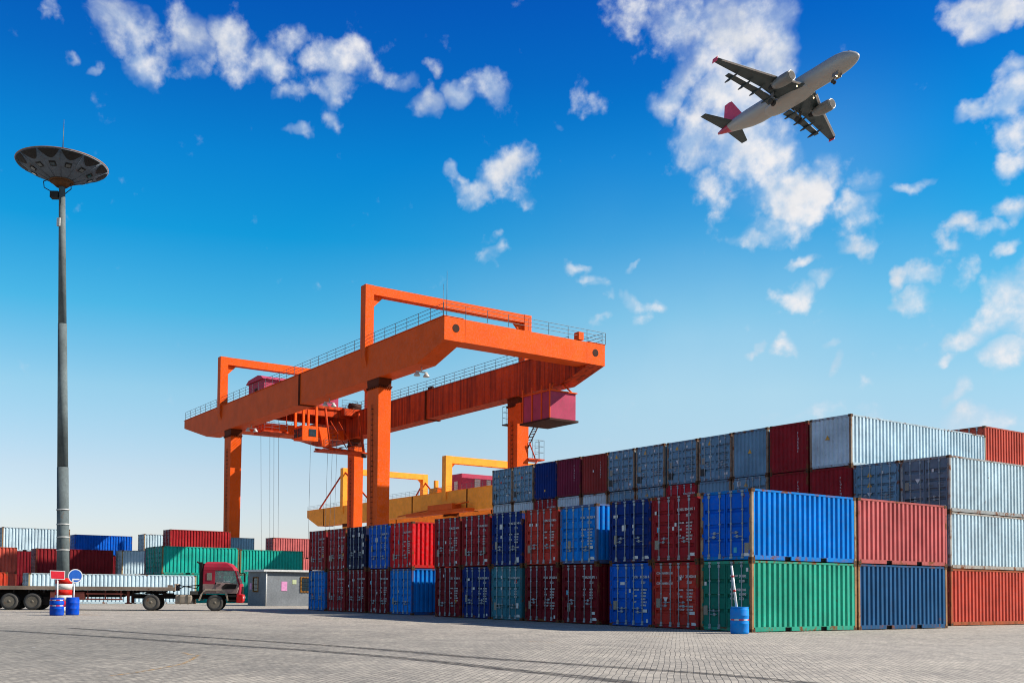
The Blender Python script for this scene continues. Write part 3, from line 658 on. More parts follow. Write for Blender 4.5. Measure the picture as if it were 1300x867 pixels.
rowA(-18.75, [('dark maroon container with an orange sticker at the edge of the wide gap, bottom tier', dict(c='dark', letter='c', stickers=[('plate', -0.8, 0.75), ('yellow', 0.75, 0.85), ('dot', -0.4, 2.15)])),
              ('maroon container at the edge of the wide gap with rusty castings, top tier', dict(c='maroon', letter='f', dy=-0.06, stickers=[('plate', -0.9, 0.75), ('cyan', -0.8, 1.3), ('dot', -0.15, 1.3), ('white', 0.8, 0.25)]))])
rowA(-23.58, [('blue container below the bright red one, its ribbed side half in sun', dict(c='bright', letter=None, frame=(0.03, 0.12, 0.40), stickers=[('dot', 0.3, 1.9), ('dot', -0.3, 1.3), ('plate', -0.85, 0.75)])),
              ('bright red container whose ribbed sunlit side glows in the wide gap', dict(c='red', letter='a', stickers=[('plate', -0.85, 0.65), ('cyan', -0.3, 1.5), ('dot', 0.95, 0.25)]))])
rowA(-26.15, [('blackish maroon container right of another of its kind, bottom tier below the mid blue one', dict(c='dark', letter='b', stickers=[('cyan', -0.95, 1.8), ('dot', -0.2, 1.2), ('dot', 0.8, 0.25), ('dot', -0.5, 0.25)])),
              ('mid blue container between the charcoal and the bright red one, top tier', dict(c='blue', letter='d', stickers=[('square', -0.3, 1.7), ('plate', -0.85, 1.2), ('dot', 0.8, 0.25)]))])
rowA(-28.95, [('blackish maroon container below the charcoal one with pale marks, bottom tier', dict(c='dark', letter='c', stickers=[('dot', -0.95, 1.6), ('white', -0.35, 1.95)])),
              ('charcoal container with square white stickers on its doors, top tier', dict(c='ink', letter=None, stickers=[('square', 0.75, 2.0), ('square', 0.8, 1.5), ('square', 0.8, 1.05), ('white', -0.4, 2.05), ('square', 0.3, 2.1), ('dot', -0.2, 1.1), ('white', -0.8, 0.25), ('white', 0.8, 0.25)]))])
rowA(-31.6, [('maroon container second from the left end, bottom tier beside the blue one', dict(c='maroon', letter='f', stickers=[('dot', -0.3, 1.0), ('plate', -0.9, 1.0)])),
             ('maroon container second from the left end, top tier, two plates at lower left', dict(c='maroon', letter='b', stickers=[('plate', -0.95, 0.75), ('plate', -0.7, 0.75), ('yellow', 0.9, 0.95), ('dot', 0.95, 0.2)]))])
rowA(-34.35, [('blue container at the far left end, bottom tier', dict(c='bright', letter=None, stickers=[('plate', -0.85, 2.1), ('red', -0.7, 1.0)])),
              ('maroon container at the far left end, top tier', dict(c='maroon', letter='a', stickers=[('plate', -0.85, 0.75), ('yellow', 0.8, 0.95)]))])
rowA(0.03, [('blue container with faded grey ribs behind the green corner one, bottom tier', dict(c='teal2', posts=RUSTY, ribs=5)),
            ('salmon red container behind the royal blue one, sunlit long side', dict(c='salmon', dx=0.02))], 6.13)

GB = 'containers in the tall rear row'
YB = 15.25
def XB(i): return -1.62 - 2.53 * i if i < 2 else -6.68 - 2.57 * (i - 2)
gb = C_['greyblue']; gy = C_['grey']; DK = (0.05, 0.08, 0.11)
LG = dict(L_=12.192, lod=2)
A_ST = [('warn', -0.4, 2.2), ('dot', -0.9, 2.2), ('tri', -0.35, 1.35), ('plate', -0.9, 1.2), ('black', -0.9, 0.55), ('dot', 0.4, 2.2), ('white', 0.8, 0.35)]
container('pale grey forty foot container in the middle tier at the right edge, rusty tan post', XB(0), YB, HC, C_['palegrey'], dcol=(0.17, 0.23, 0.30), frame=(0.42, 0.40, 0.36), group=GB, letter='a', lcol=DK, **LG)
container('brick red forty foot container on the ground at the right edge', XB(0), YB, 0, C_['brick'], frame=(0.42, 0.11, 0.05), group=GB, letter='e', **LG)
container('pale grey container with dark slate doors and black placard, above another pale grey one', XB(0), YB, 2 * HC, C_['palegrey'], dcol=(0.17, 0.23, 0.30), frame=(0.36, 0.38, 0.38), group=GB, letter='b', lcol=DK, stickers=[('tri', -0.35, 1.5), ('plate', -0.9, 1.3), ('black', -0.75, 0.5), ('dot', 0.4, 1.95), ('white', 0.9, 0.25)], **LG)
container('grey blue container above the salmon one with two yellow warning triangles', XB(1), YB, 2 * HC, gb, group=GB, letter='c', lcol=DK, stickers=[('warn', -0.35, 2.05), ('warn', -0.35, 1.55), ('tri', -0.35, 1.05), ('plate', -0.85, 0.9), ('dot', 0.35, 2.1), ('white', 0.85, 0.35)], **LG)
top = [('forty foot grey container on the top tier, blue grey blank end and long sunlit side', 'palegrey', 'blank', dict(stickers=[('warn', -0.15, 1.55)])),
       ('maroon blank ribbed end on the top tier, between two grey blank ends', 'maroon', 'blank', dict(vert=(0.6, 0.55, 0.55))),
       ('grey blue blank ribbed end with a yellow triangle, top tier left of the maroon one', 'greyblue', 'blank', dict(stickers=[('warn', 0.0, 1.4)])),
       ('grey blue container with doors, first left of the blank grey end on the top tier', 'greyblue', 'door', dict(letter='b', lcol=DK, stickers=A_ST)),
       ('grey blue container with doors, second left of the blank grey end on the top tier', 'greyblue', 'door', dict(letter='f', lcol=DK, stickers=A_ST)),
       ('grey blue container with doors, third left of the blank grey end on the top tier', 'greyblue', 'door', dict(letter='c', lcol=DK, stickers=A_ST)),
       ('grey blue container with doors right of the red brown blank end on the top tier', 'greyblue', 'door', dict(letter='a', lcol=DK, stickers=A_ST)),
       ('red brown blank ribbed end right of the plum one on the top tier', 'crimsonb', 'blank', dict(vert=(0.6, 0.55, 0.55), stickers=[('dot', -0.1, 1.5)])),
       ('plum container with a blank ribbed end, top tier right of the navy one', 'plum', 'blank', dict(vert=(0.5, 0.45, 0.5))),
       ('navy blank ribbed end with a yellow mark, top tier of the tall row', 'navy', 'blank', dict(stickers=[('yellow', -0.05, 0.6)])),
       ('grey blue container with doors directly left of the navy one on the top tier', 'greyblue', 'door', dict(letter='d', lcol=DK, stickers=[('yellow', -0.4, 2.1), ('red', -0.1, 1.75), ('plate', -0.85, 1.2), ('black', -0.85, 0.6), ('white', 0.8, 0.6), ('dot', 0.45, 2.1), ('dot', -0.4, 1.3)])),
       ('grey blue container with doors at the left end of the top tier', 'greyblue', 'door', dict(letter='e', lcol=DK, stickers=[('yellow', -0.4, 2.1), ('red', -0.1, 1.6), ('plate', -0.85, 1.2), ('black', -0.85, 0.6), ('white', 0.7, 0.6), ('dot', 0.45, 2.0)]))]
third = [('maroon container directly below the forty foot grey one, blank end with vertical print', 'maroon', 'blank', dict(vert=(0.6, 0.55, 0.55))),
         ('maroon blank end in the third tier, directly below the maroon top tier one', 'maroon', 'blank', dict(vert=(0.6, 0.55, 0.55))),
         ('grey blue container with a blue and yellow sticker peeking over the royal blue one', 'greyblue', 'door', dict(letter='b', lcol=DK, stickers=[('square', -0.75, 2.25), ('yellow', -0.75, 2.26), ('warn', -0.25, 2.2)])),
         ('grey blue blank end just visible above the left door of the royal blue container', 'greyblue', 'blank', dict()),
         ('crimson container peeking out above the maroon one with the cyan sticker', 'crimson', 'door', dict(letter='a')),
         ('grey blue container peeking out above the right half of the navy top tier one', 'greyblue', 'door', dict(letter='d', lcol=DK, stickers=[('warn', -0.3, 2.2)])),
         ('grey blue container peeking out above the narrow gap and the navy top tier one', 'greyblue', 'door', dict(letter='f', lcol=DK)),
         ('pale grey ribbed blank end peeking out above the blue one in the narrow gap', 'palegrey', 'blank', dict()),
         ('pale grey ribbed blank end below the plum container of the tall row', 'palegrey', 'blank', dict()),
         ('maroon container with doors directly below the navy blank end of the tall row', 'maroon', 'door', dict(letter='c')),
         ('pale grey blank end peeking out left of the maroon doors under the navy blank end', 'palegrey', 'blank', dict()),
         ('pale grey container at the left end of the third tier, partly hidden', 'palegrey', 'door', dict(letter=None))]
C_['crimsonb'] = (0.33, 0.045, 0.04)
for i in range(12):
    x = XB(i + 2)
    for lst, z in ((top, 3 * HC), (third, 2 * HC)):
        lab, c, face, kw = lst[i]
        col = C_[c]; kw = dict(kw)
        fr = (0.34, 0.26, 0.19) if c in ('greyblue', 'palegrey') else None
        container(lab, x + random.uniform(-0.02, 0.02), YB + random.uniform(-0.06, 0.06), z, col, face=face, group=GB, posts=fr, L_=12.192, lod=2 if z > 7 else 1, **kw)

# containers nothing of which shows: they carry the ones on top
def plain_mesh(L_, h):
    b = MB()
    for s in (-1, 1):
        pr = corrug_profile(0.0, L_, 0.286, 0.038); v = []
        for (y, d) in pr: v += [(s * (W2 - d), y, 0.02), (s * (W2 - d), y, h - 0.02)]
        b.add(v, [(2 * i, 2 * i + 2, 2 * i + 3, 2 * i + 1) for i in range(len(pr) - 1)])
    b.box(-W2 + 0.03, W2 - 0.03, 0.0, L_, 0.0, 0.15); b.box(-W2 + 0.03, W2 - 0.03, 0, L_, h - 0.12, h)
    for y in (0.02, L_ - 0.06): b.box(-W2 + 0.03, W2 - 0.03, y, y + 0.04, 0.15, h - 0.12)
    for sx in (-1, 1):
        for y in (0, L_ - 0.12): b.box(sx * W2 - 0.06, sx * W2 + 0.06, y, y + 0.12, 0, h)
    return b.mesh('container_shell', M['paint'])
def hidden(x1, y0, z0, color, L_=12.192, h=HC, sy=1.0, label='container low in the tall row, concealed by the front row', group='concealed containers of the tall row'):
    o = link('shipping_container', cmesh(('p', L_, h), lambda: plain_mesh(L_, h)), None, color, (x1 - W2, y0, z0)); o.scale = (1, sy, 1)
    return tag(o, label, 'container', group)
hc = [C_[k] for k in ('greyblue', 'maroon', 'grey', 'blue', 'brick', 'navy')]
for i in range(1, 14):
    for t in (0, 1): hidden(XB(i), YB, t * HC, hc[(i * 2 + t * 3) % 6])
for k in range(3):
    for t in range(3): hidden(-7.3 - 2.5 * k, 28.4, t * 2.836, C_['brick'], h=2.836, label='red container under the far red stack, concealed by the tall row', group='concealed containers of the far right stack')
container('brick red container high behind the forty foot grey one at the right edge, sunlit side', -7.3, 28.4, 8.51, C_['brick'], L_=12.192, group='red containers high behind the tall row')
container('dark red container end behind the forty foot grey one, left neighbour of the sunlit red', -9.82, 28.4, 8.51, C_['maroon'], L_=12.192, group='red containers high behind the tall row')

container('maroon container top just showing above the forty foot grey one, left of the far reds', -12.34, 28.4, 8.51, C_['maroon'], L_=12.192, group='red containers high behind the tall row')
GF = 'containers stacked on the far left'
FL = 1.16
def far(label, x1, y0, ztop, color, tiers_below=0, length=7.1, frame=None, below=None, **kw):
    container(label, x1, y0, ztop - HC, C_[color], posts=frame, sy=length / 6.058, group=GF, lod=1, **kw)
    for t in range(tiers_below):
        hh = (ztop - HC) / tiers_below
        o = hidden(x1, y0, t * hh, C_[below or color], 6.058, HC, length / 6.058, 'container under the far left stacks, concealed by nearer ones', 'concealed containers of the far left stacks')
        o.scale = (1, length / 6.058, hh / HC)
container('long pale grey container standing on the ground behind the flatbed trailer', -60.2, -13.0, 0, C_['palegrey'], L_=12.192, h=2.44, sy=1.11, group=GF, lod=1, posts=(0.45, 0.36, 0.2))
container('orange red container on the ground above the trailer deck at the left edge', -71.5, -26.6, 0, C_['vermil'], L_=12.192, sy=1.15, h=HC, group=GF, lod=1)
far('sunlit red container at the left edge, middle tier with white marks', -82.5, -17.0, 5.18, 'brick', 1)
far('maroon container in the middle tier crossed by the lamp mast', -83.0, -8.04, 5.18, 'maroon2', 1, 7.58, frame=(0.16, 0.03, 0.025))
far('pale grey container in the middle tier squeezed between maroon and green ones', -81.6, 0.06, 5.18, 'palegrey', 1, 6.5, frame=(0.5, 0.36, 0.18))
far('jade green container with worn sunlit side behind the red truck cab', -67.43, -0.22, 5.18, 'jade', 1, 7.42, frame=(0.22, 0.16, 0.08))
far('teal door end beside the jade container behind the truck', -69.95, -0.2, 5.18, 'jade', 1, 7.4)
far('dark maroon door end left of the teal ones behind the truck', -72.5, 0.4, 5.18, 'dark', 1, 7.4)
far('jade green container with faded white vertical print above the booth', -70.05, 8.33, 5.18, 'jade', 1, 6.75, frame=(0.25, 0.17, 0.08))
far('pale grey container on the top tier at the left edge, crossed by the mast', -94.1, -9.39, 7.77, 'palegrey', 2, 7.06, below='dark', frame=(0.34, 0.2, 0.1))
far('blue container on the top tier right of the lamp mast', -104.9, 0.68, 7.77, 'blue', 2, 7.01, below='dark')
far('pale grey container on the top tier partly hidden by the red one', -97.84, 7.08, 7.77, 'palegrey', 2, 7.0, below='dark', frame=(0.4, 0.28, 0.16))
far('red container on the top tier above the jade one', -85.7, 6.35, 7.77, 'redtop', 2, 6.99)
far('blue grey container on the top tier in front of the far crane leg', -93.5, 12.4, 7.52, 'greyblue', 2, 7.0)
far('light red container on the top tier left of the front row', -94.69, 22.41, 7.77, 'salmon', 2, 7.0)
# ------------------------------------------------------------------ gantry cranes
M['orange'] = worn('orange_crane_paint', (0.95, 0.122, 0.012), 0.12, 0.45, True, 0.1, 0.14, (0.10, 0.03, 0.012), dirt=0.15, bumps=0.05, runs=(1.8, 1.8, 0.1), blot=0.1)
M['orange_dirty'] = worn('streaked_orange_crane_paint', (0.80, 0.082, 0.014), 1.75, 0.5, True, 0.0, 0.22, (0.035, 0.012, 0.010), dirt=0.3, bumps=0.05, runs=(2.4, 2.4, 0.09), blot=0.1)
M['yellow_crane'] = worn('yellow_crane_paint', (1.5, 0.46, 0.05), 0.2, 0.45, True, 0.1, 0.16, (0.16, 0.06, 0.02), dirt=0.25, bumps=0.05)
M['dark_steel'] = worn('dark_steel', (0.07, 0.032, 0.024), 0.5, 0.6, False, 0.0, 0.2)
M['flange'] = worn('dark_red_flange', (0.16, 0.035, 0.014), 0.5, 0.6, False, 0.0, 0.2)
M['rail_steel'] = plain('railing_steel', (0.10, 0.12, 0.14), 0.5, 0.4)
M['pinkhouse'] = worn('magenta_house_paint', (0.52, 0.075, 0.145), 0.15, 0.5, True, 0.2, 0.15)
M['glass_dark'] = plain('dark_glass', (0.03, 0.06, 0.08), 0.08, 0.0, 0.2, 3, 0.8)
M['rope'] = plain('steel_rope', (0.16, 0.17, 0.18), 0.5, 0.5)
M['lamp_white'] = plain('lamp_housing', (0.6, 0.6, 0.58), 0.4)

def railing(parent, pts, h=1.1, step=2.0, r=0.028, name='railing'):
    b = MB()
    for a, c in zip(pts[:-1], pts[1:]):
        a, c = Vector(a), Vector(c); n = max(1, int((c - a).length / step))
        for i in range(n + 1):
            p = a + (c - a) * i / n; b.tube(p, p + Vector((0, 0, h)), r, 5, cap=False)
        for k in (0.36, 0.68, 1.0): b.tube(a + Vector((0, 0, h * k)), c + Vector((0, 0, h * k)), r * 0.85, 5, cap=False)
    return link(name, b.mesh(name, M['rail_steel']), parent)
def girder_mesh(x0, x1, y0, y1, zt, zb, ze0, ze1, s0, s1, mat):
    b = MB()
    b.prism([(x0, zt), (x0, ze0), (x0 - s0, zb), (x1 + s1, zb), (x1, ze1), (x1, zt)], 'y', y0, y1)
    b.box(x1 - 0.1, x0 + 0.06, y0 - 0.10, y1 + 0.10, zt, zt + 0.05)
    return b.mesh('girder', mat, 0.02)
def gantry(name, label, ox, oy, x_end, yw, gw, zt, zb, ze0, ze1, s0, s1, legs, posts, ptop, mats, spl, tie=True, detail=True, endbeam=True):
    t = thing(name, label, 'crane', (ox, oy, 0))
    m1, m2 = mats
    g1 = link('girder', girder_mesh(0, x_end, 0, gw, zt, zb, ze0, ze1, s0, s1, m1), t)
    g2 = link('girder', girder_mesh(0, x_end, yw - gw, yw, zt, zb, ze0, ze1, s0, s1, m2), t)
    for gi, (y0, y1) in ((g1, (0, gw)), (g2, (yw - gw, yw))):
        b = MB()
        for x in spl:
            b.box(x - 0.16, x - 0.08, y0 - 0.10, y1 + 0.10, zb - 0.10, zt - 0.02); b.box(x + 0.08, x + 0.16, y0 - 0.10, y1 + 0.10, zb - 0.10, zt - 0.02)
        link('splice_flange', b.mesh('splice_flange', M['flange']), gi)
    railing(g1, [(x_end + 0.3, 0.05, zt + 0.05), (-0.3, 0.05, zt + 0.05)])
    railing(g2, [(x_end + 0.3, yw - 0.05, zt + 0.05), (-0.3, yw - 0.05, zt + 0.05)])
    railing(g2, [(x_end + 0.3, yw - gw - 0.05, zt + 0.05), (-3.0, yw - gw - 0.05, zt + 0.05)])
    for x in ((0.0, x_end) if endbeam else (0.0,)):
        b = MB(); d = 1.8
        xa, xb = (x - d, x + 0.03) if x == 0 else (x - 0.03, x + d)
        e = ze0 if x == 0 else ze1
        b.box(xa, xb, gw + 0.002, yw - gw - 0.002, e, zt - 0.03)
        if x == 0:
            b.box(0.003, 0.03, -0.02, gw + 0.002, e - 0.02, zt + 0.02); b.box(0.003, 0.03, yw - gw - 0.002, yw + 0.02, e - 0.02, zt + 0.02)
            b.box(0.03, 0.045, gw + 0.25, gw + 0.33, e, zt); b.box(0.03, 0.045, yw - gw - 0.33, yw - gw - 0.25, e, zt)
        eb = link('end_beam', b.mesh('end_beam', m1), t)
        if x == 0:
            b = MB()
            for yc in (gw * 0.62, yw - gw * 0.62): b.lathe([(0.36, 0.032), (0.36, 0.05)], (0, yc, (e + zt) / 2 + 0.1), 'x', 20, False)
            link('access_hole', b.mesh('access_hole', M['dark_steel']), eb)
            railing(eb, [(0.0, -0.1, zt + 0.05), (0.0, yw + 0.1, zt + 0.05)], step=2.3)
    for (lx, yc, wx, wy) in legs:
        b = MB(); b.frustum((lx - wx * 0.45, lx + wx * 0.45, yc - wy * 0.46, yc + wy * 0.46, 1.6), (lx - wx / 2, lx + wx / 2, yc - wy / 2, yc + wy / 2, zb - 0.75))
        leg = link('leg', b.mesh('leg', m1, 0.02), t)
        b = MB(); b.frustum((lx - wx * 0.5, lx + wx * 0.5, yc - wy * 0.5, yc + wy * 0.5, zb - 0.75), (lx - wx * 0.54, lx + wx * 0.54, yc - wy * 0.5, yc + wy * 0.5, zb - 0.003))
        b.box(lx - wx * 0.56, lx + wx * 0.56, yc - wy * 0.56, yc + wy * 0.56, zb - 0.82, zb - 0.74)
        if detail:
            for i in range(7):
                yy = yc - wy * 0.48 + wy * 0.96 * i / 6; b.box(lx + wx * 0.5, lx + wx * 0.56, yy - 0.04, yy + 0.04, zb - 0.98, zb - 0.74)
                xx = lx - wx * 0.48 + wx * 0.96 * i / 6; b.box(xx - 0.05, xx + 0.05, yc - wy * 0.58, yc - wy * 0.5, zb - 0.98, zb - 0.74)
        link('leg_flange', b.mesh('leg_flange', M['flange']), leg)
        if detail:
            b = MB()
            for q in (-0.17, 0.17): b.tube((lx + q, yc - wy * 0.46 - 0.08, 1.8), (lx + q, yc - wy * 0.5 - 0.08, 19.2), 0.02, 5)
            for i in range(34):
                z = 2.2 + i * 0.5; k = 0.46 + 0.04 * (z - 1.6) / (zb - 2.4)
                b.box(lx - 0.16, lx + 0.16, yc - wy * k - 0.10, yc - wy * k - 0.02, z, z + 0.05)
            link('ladder', b.mesh('ladder', M['flange']), leg)
    for lx in (legs[0][0], legs[1][0]):
        b = MB(); b.box(lx - 0.8, lx + 0.8, -1.2, yw + 1.2, 0.75, 1.6)
        sl = link('sill_beam', b.mesh('sill_beam', m1, 0.02), t)
        for yc in (0.3, yw - 0.3):
            b = MB(); b.box(lx - 0.35, lx + 0.35, yc - 1.3, yc + 1.3, 0.35, 0.749)
            for k in (-0.75, 0.75): b.lathe([(0.35, -0.12), (0.35, 0.12)], (lx, yc + k, 0.35), 'x', 20, False)
            link('wheel_bogie', b.mesh('wheel_bogie', M['dark_steel']), sl)
    for k, (px, pw, pd, zp, y0p, y1p) in enumerate(posts):
        b = MB(); b.box(px - pw / 2, px + pw / 2, y1p - pd, y1p, zt - 1.0, zp)
        link('portal_post', b.mesh('portal_post', m1, 0.02), t)
        b = MB(); b.box(px - pw / 2, px + pw / 2, y0p, y0p + pd, zt - 1.0, zp)
        b.prism([(y0p, zt - 1.0), (y0p + pd, zt - 1.0), (y0p + 0.5 * pd, zb + 0.5)], 'x', px - pw / 2, px + pw / 2)
        pf = link('portal_post', b.mesh('portal_post', m1, 0.02), t)
        b = MB(); hb = pd * 0.95
        b.box(px - pw / 2 + 0.03, px + pw / 2 - 0.03, y0p + pd, y1p - pd, zp - hb, zp - 0.02)
        for ya, s in ((y0p + pd, 1), (y1p - pd, -1)):
            q = [(ya, zp - hb), (ya + s * 1.3, zp - hb), (ya, zp - hb - 1.3)]
            b.prism(q if s > 0 else q[::-1], 'x', px - 0.12, px + 0.12)
        link('portal_beam', b.mesh('portal_beam', m1), pf)
    if tie:
        b = MB(); lx = legs[1][0]; wy = 1.5
        b.box(lx - 0.6, lx + 0.9, wy + 0.1, yw - wy - 0.1, zb - 0.05, zb + 1.25)
        link('tie_beam', b.mesh('tie_beam', m1), t)
    return t, g1, g2

crane, cg1, cg2 = gantry('gantry_crane', 'huge orange rail gantry crane with magenta trolley house above the container rows', -48.5, 18.0, -68.1, 18.3, 1.9, 25.0, 21.65, 22.95, 23.9, 4.4, 9.2,
    ((-12.75, 0.76, 2.2, 1.4), (-51.35, 0.86, 2.2, 1.5), (-12.7, 17.55, 1.75, 1.5), (-49.6, 17.7, 1.95, 1.4)), ((-14.4, 1.0, 0.95, 31.2, -0.25, 20.2), (-53.9, 1.0, 1.05, 31.5, -0.25, 22.6)), 31.2, (M['orange'], M['orange_dirty']), (-29.4,))
# magenta electrical house under the rear girder
eh = MB()
eh.box(-7.7, -3.4, 14.4, 17.6, 18.05, 20.7)
house = link('electrical_house', eh.mesh('electrical_house', M['pinkhouse'], 0.02), crane)
b = MB()
for x in (-7.7, -6.2, -4.7, -3.42): b.box(x - 0.07, x + 0.07, 14.32, 14.399, 17.9, 21.4)
b.box(-7.9, -3.25, 14.3, 17.7, 20.70, 20.8)
b.tube((-3.5, 14.6, 20.8), (-4.2, 15.4, 21.7), 0.08, 6); b.tube((-3.5, 17.2, 20.8), (-4.2, 16.6, 21.7), 0.08, 6)
link('hanger_frame', b.mesh('hanger_frame', M['orange']), house)
b = MB(); b.box(-8.0, -3.2, 14.2, 17.8, 17.86, 18.045); link('floor_frame', b.mesh('floor_frame', M['dark_steel']), house)
b = MB(); b.box(-9.2, -8.25, 14.6, 15.6, 18.3, 20.3)
for z in (18.8, 19.4, 20.0): b.box(-9.25, -8.2, 14.55, 14.6, z - 0.06, z + 0.06)
link('junction_box', b.mesh('junction_box', M['orange']), house)
b = MB(); b.box(-14.3, -13.5, 16.6, 18.0, 18.9, 19.02); b.tube((-14.2, 17.3, 18.9), (-13.6, 17.4, 17.9), 0.05, 6)
pl = link('access_platform', b.mesh('access_platform', M['dark_steel']), crane)
railing(pl, [(-13.6, 16.65, 19.02), (-14.25, 16.65, 19.02), (-14.25, 17.95, 19.02)], h=1.9, step=0.7, r=0.02)
b = MB()
a, c = Vector((-12.6, 18.2, 16.4)), Vector((-12.6, 19.6, 18.9))
for dx_ in (0, 0.8): b.tube(a + Vector((dx_, 0, 0)), c + Vector((dx_, 0, 0)), 0.06, 6)
for i in range(9):
    p = a + (c - a) * i / 8; b.box(p.x, p.x + 0.8, p.y - 0.1, p.y + 0.1, p.z - 0.02, p.z + 0.02)
st = link('access_stair', b.mesh('access_stair', M['dark_steel']), crane)
b = MB(); b.box(-13.2, -11.5, 18.12, 20.2, 15.15, 15.3); b.tube((-11.6, 18.2, 13.9), (-11.6, 19.4, 15.15), 0.07, 6); b.tube((-11.6, 18.25, 16.9), (-11.6, 19.0, 15.3), 0.07, 6)
pl = link('access_platform', b.mesh('access_platform', M['orange_dirty']), crane)
railing(pl, [(-11.55, 18.6, 15.3), (-11.55, 20.15, 15.3), (-13.1, 20.15, 15.3)], h=2.0, step=0.75, r=0.022)
b = MB(); b.box(-31.6, -30.6, 18.0, 18.25, 25.05, 26.0); link('cabinet', b.mesh('cabinet', M['dark_steel']), cg2)
b = MB(); b.box(-0.6, 0.1, 15.0, 15.6, 25.06, 25.8); link('floodlight', b.mesh('floodlight', M['orange']), crane)
for x, y in ((-5.3, 1.0), (-24.0, 1.0), (-45.5, 1.0)):
    b = MB(); b.box(x - 0.05, x + 0.05, y - 0.6, y + 0.6, 21.1, 21.2); b.tube((x, y, 21.2), (x, y, 21.65), 0.04, 6)
    for k in (-0.5, 0.5): b.lathe([(0.12, 0), (0.30, -0.28), (0.30, -0.34)], (x, y + k, 21.1), 'z', 12)
    link('floodlight', b.mesh('floodlight', M['lamp_white']), cg1)
b = MB(); b.tube((-1.2, 1.0, 25), (-1.2, 1.0, 29.4), 0.035, 5, 0.015); b.tube((-2.4, 1.4, 25), (-2.4, 1.4, 28.6), 0.03, 5, 0.015); link('antenna', b.mesh('antenna', M['rail_steel']), cg1)
# trolley with its house and hanging driver's cab
tro = MB(); tx = -51.6
tro.box(tx - 3.6, tx + 3.6, 1.0, 17.2, 25.15, 25.55)
for x in (tx - 3.4, tx + 3.0):
    tro.box(x, x + 0.4, 2.0, 16.3, 24.2, 25.14)
tro.box(tx + 3.6, tx + 4.6, 14.6, 17.4, 24.4, 25.3)
trolley = link('trolley', tro.mesh('trolley', M['orange_dirty']), crane)
b = MB(); b.box(tx - 2.6, tx + 2.6, 4.0, 14.7, 25.552, 28.3)
hs = link('machinery_house', b.mesh('machinery_house', M['pinkhouse'], 0.02), trolley)
b = MB(); b.prism([(tx - 2.9, 28.302), (tx + 2.9, 28.302), (tx + 2.2, 28.75), (tx + 1.2, 28.95), (tx - 2.0, 28.75)], 'y', 3.7, 15.0); link('roof', b.mesh('roof', M['pinkhouse']), hs)
b = MB(); b.box(tx - 0.5, tx + 0.4, 3.96, 3.998, 25.6, 27.5); link('door', b.mesh('door', M['dark_steel']), hs)
b = MB()
for y in (6.2, 8.6, 11.2, 13.0): b.box(tx + 2.601, tx + 2.64, y - 0.08, y + 0.08, 25.6, 28.2)
link('wall_rib', b.mesh('wall_rib', M['pinkhouse']), hs)
railing(trolley, [(tx + 3.5, 14.8, 25.55), (tx + 3.5, 17.1, 25.55), (tx - 3.5, 17.1, 25.55)], step=1.5)
b = MB(); b.lathe([(0.45, -0.8), (0.45, 0.8)], (tx + 4.1, 16.4, 25.75), 'y', 16); b.box(tx + 3.7, tx + 4.5, 15.9, 16.9, 25.31, 25.55); link('winch_motor', b.mesh('winch_motor', M['dark_steel']), trolley)
cx0 = -45.0
cabm = MB()
cabm.prism([(cx0 - 1.3, 20.2), (cx0 + 1.35, 20.0), (cx0 + 1.35, 21.9), (cx0 - 1.3, 21.9)], 'y', 7.0, 9.2)
cb = link('driver_cab', cabm.mesh('driver_cab', M['orange'], 0.03), crane)
for q in ((cx0 - 1.1, cx0 - 0.1, 6.95, 6.998, 20.5, 21.6), (cx0 + 0.1, cx0 + 1.15, 6.95, 6.998, 20.5, 21.6), (cx0 + 1.352, cx0 + 1.40, 7.9, 8.9, 20.6, 21.5)):
    b = MB(); b.box(*q); link('window', b.mesh('window', M['glass_dark']), cb)
b = MB()
for x, y in ((cx0 - 1.2, 7.2), (cx0 + 1.2, 7.2), (cx0 - 1.2, 9.0), (cx0 + 1.2, 9.0)): b.box(x - 0.14, x + 0.14, y - 0.14, y + 0.14, 21.9, 24.4)
b.prism([(9.3, 21.9), (10.6, 21.9), (10.9, 19.5), (9.9, 19.4)], 'x', cx0 + 0.9, cx0 + 1.3)
link('hanger_frame', b.mesh('hanger_frame', M['orange']), cb)
b = MB()
b.tube((cx0 + 1.2, 10.2, 24.4), (cx0 + 1.2, 10.9, 19.5), 0.16, 8); b.tube((cx0 + 1.2, 15.0, 24.2), (cx0 + 1.2, 15.9, 18.9), 0.17, 8)
b.tube((cx0 + 1.2, 10.0, 19.4), (cx0 + 1.2, 16.9, 19.0), 0.14, 8); b.tube((cx0 - 1.2, 10.0, 19.4), (cx0 - 1.2, 16.9, 19.0), 0.14, 8)
b.box(cx0 - 1.4, cx0 + 1.4, 9.9, 16.8, 19.02, 19.18)
for i in range(9):
    f_ = i / 8; b.box(cx0 - 0.6, cx0 + 0.6, 11.3 + 2.2 * f_ - 0.15, 11.3 + 2.2 * f_ + 0.15, 22.3 - 3.0 * f_, 22.36 - 3.0 * f_)
b.tube((cx0 + 0.7, 11.2, 22.9), (cx0 + 0.7, 13.6, 19.6), 0.07, 6); b.tube((cx0 + 0.7, 12.4, 22.9), (cx0 + 0.7, 14.6, 19.6), 0.07, 6)
ct = link('cab_stair', b.mesh('cab_stair', M['orange_dirty']), cb)
railing(ct, [(cx0 + 1.3, 10.2, 19.2), (cx0 + 1.3, 16.7, 19.2)], step=1.4)
b = MB(); b.lathe([(0.35, -0.25), (0.35, 0.25)], (cx0 + 1.2, 15.9, 18.75), 'z', 10); link('floodlight', b.mesh('floodlight', M['dark_steel']), cb)
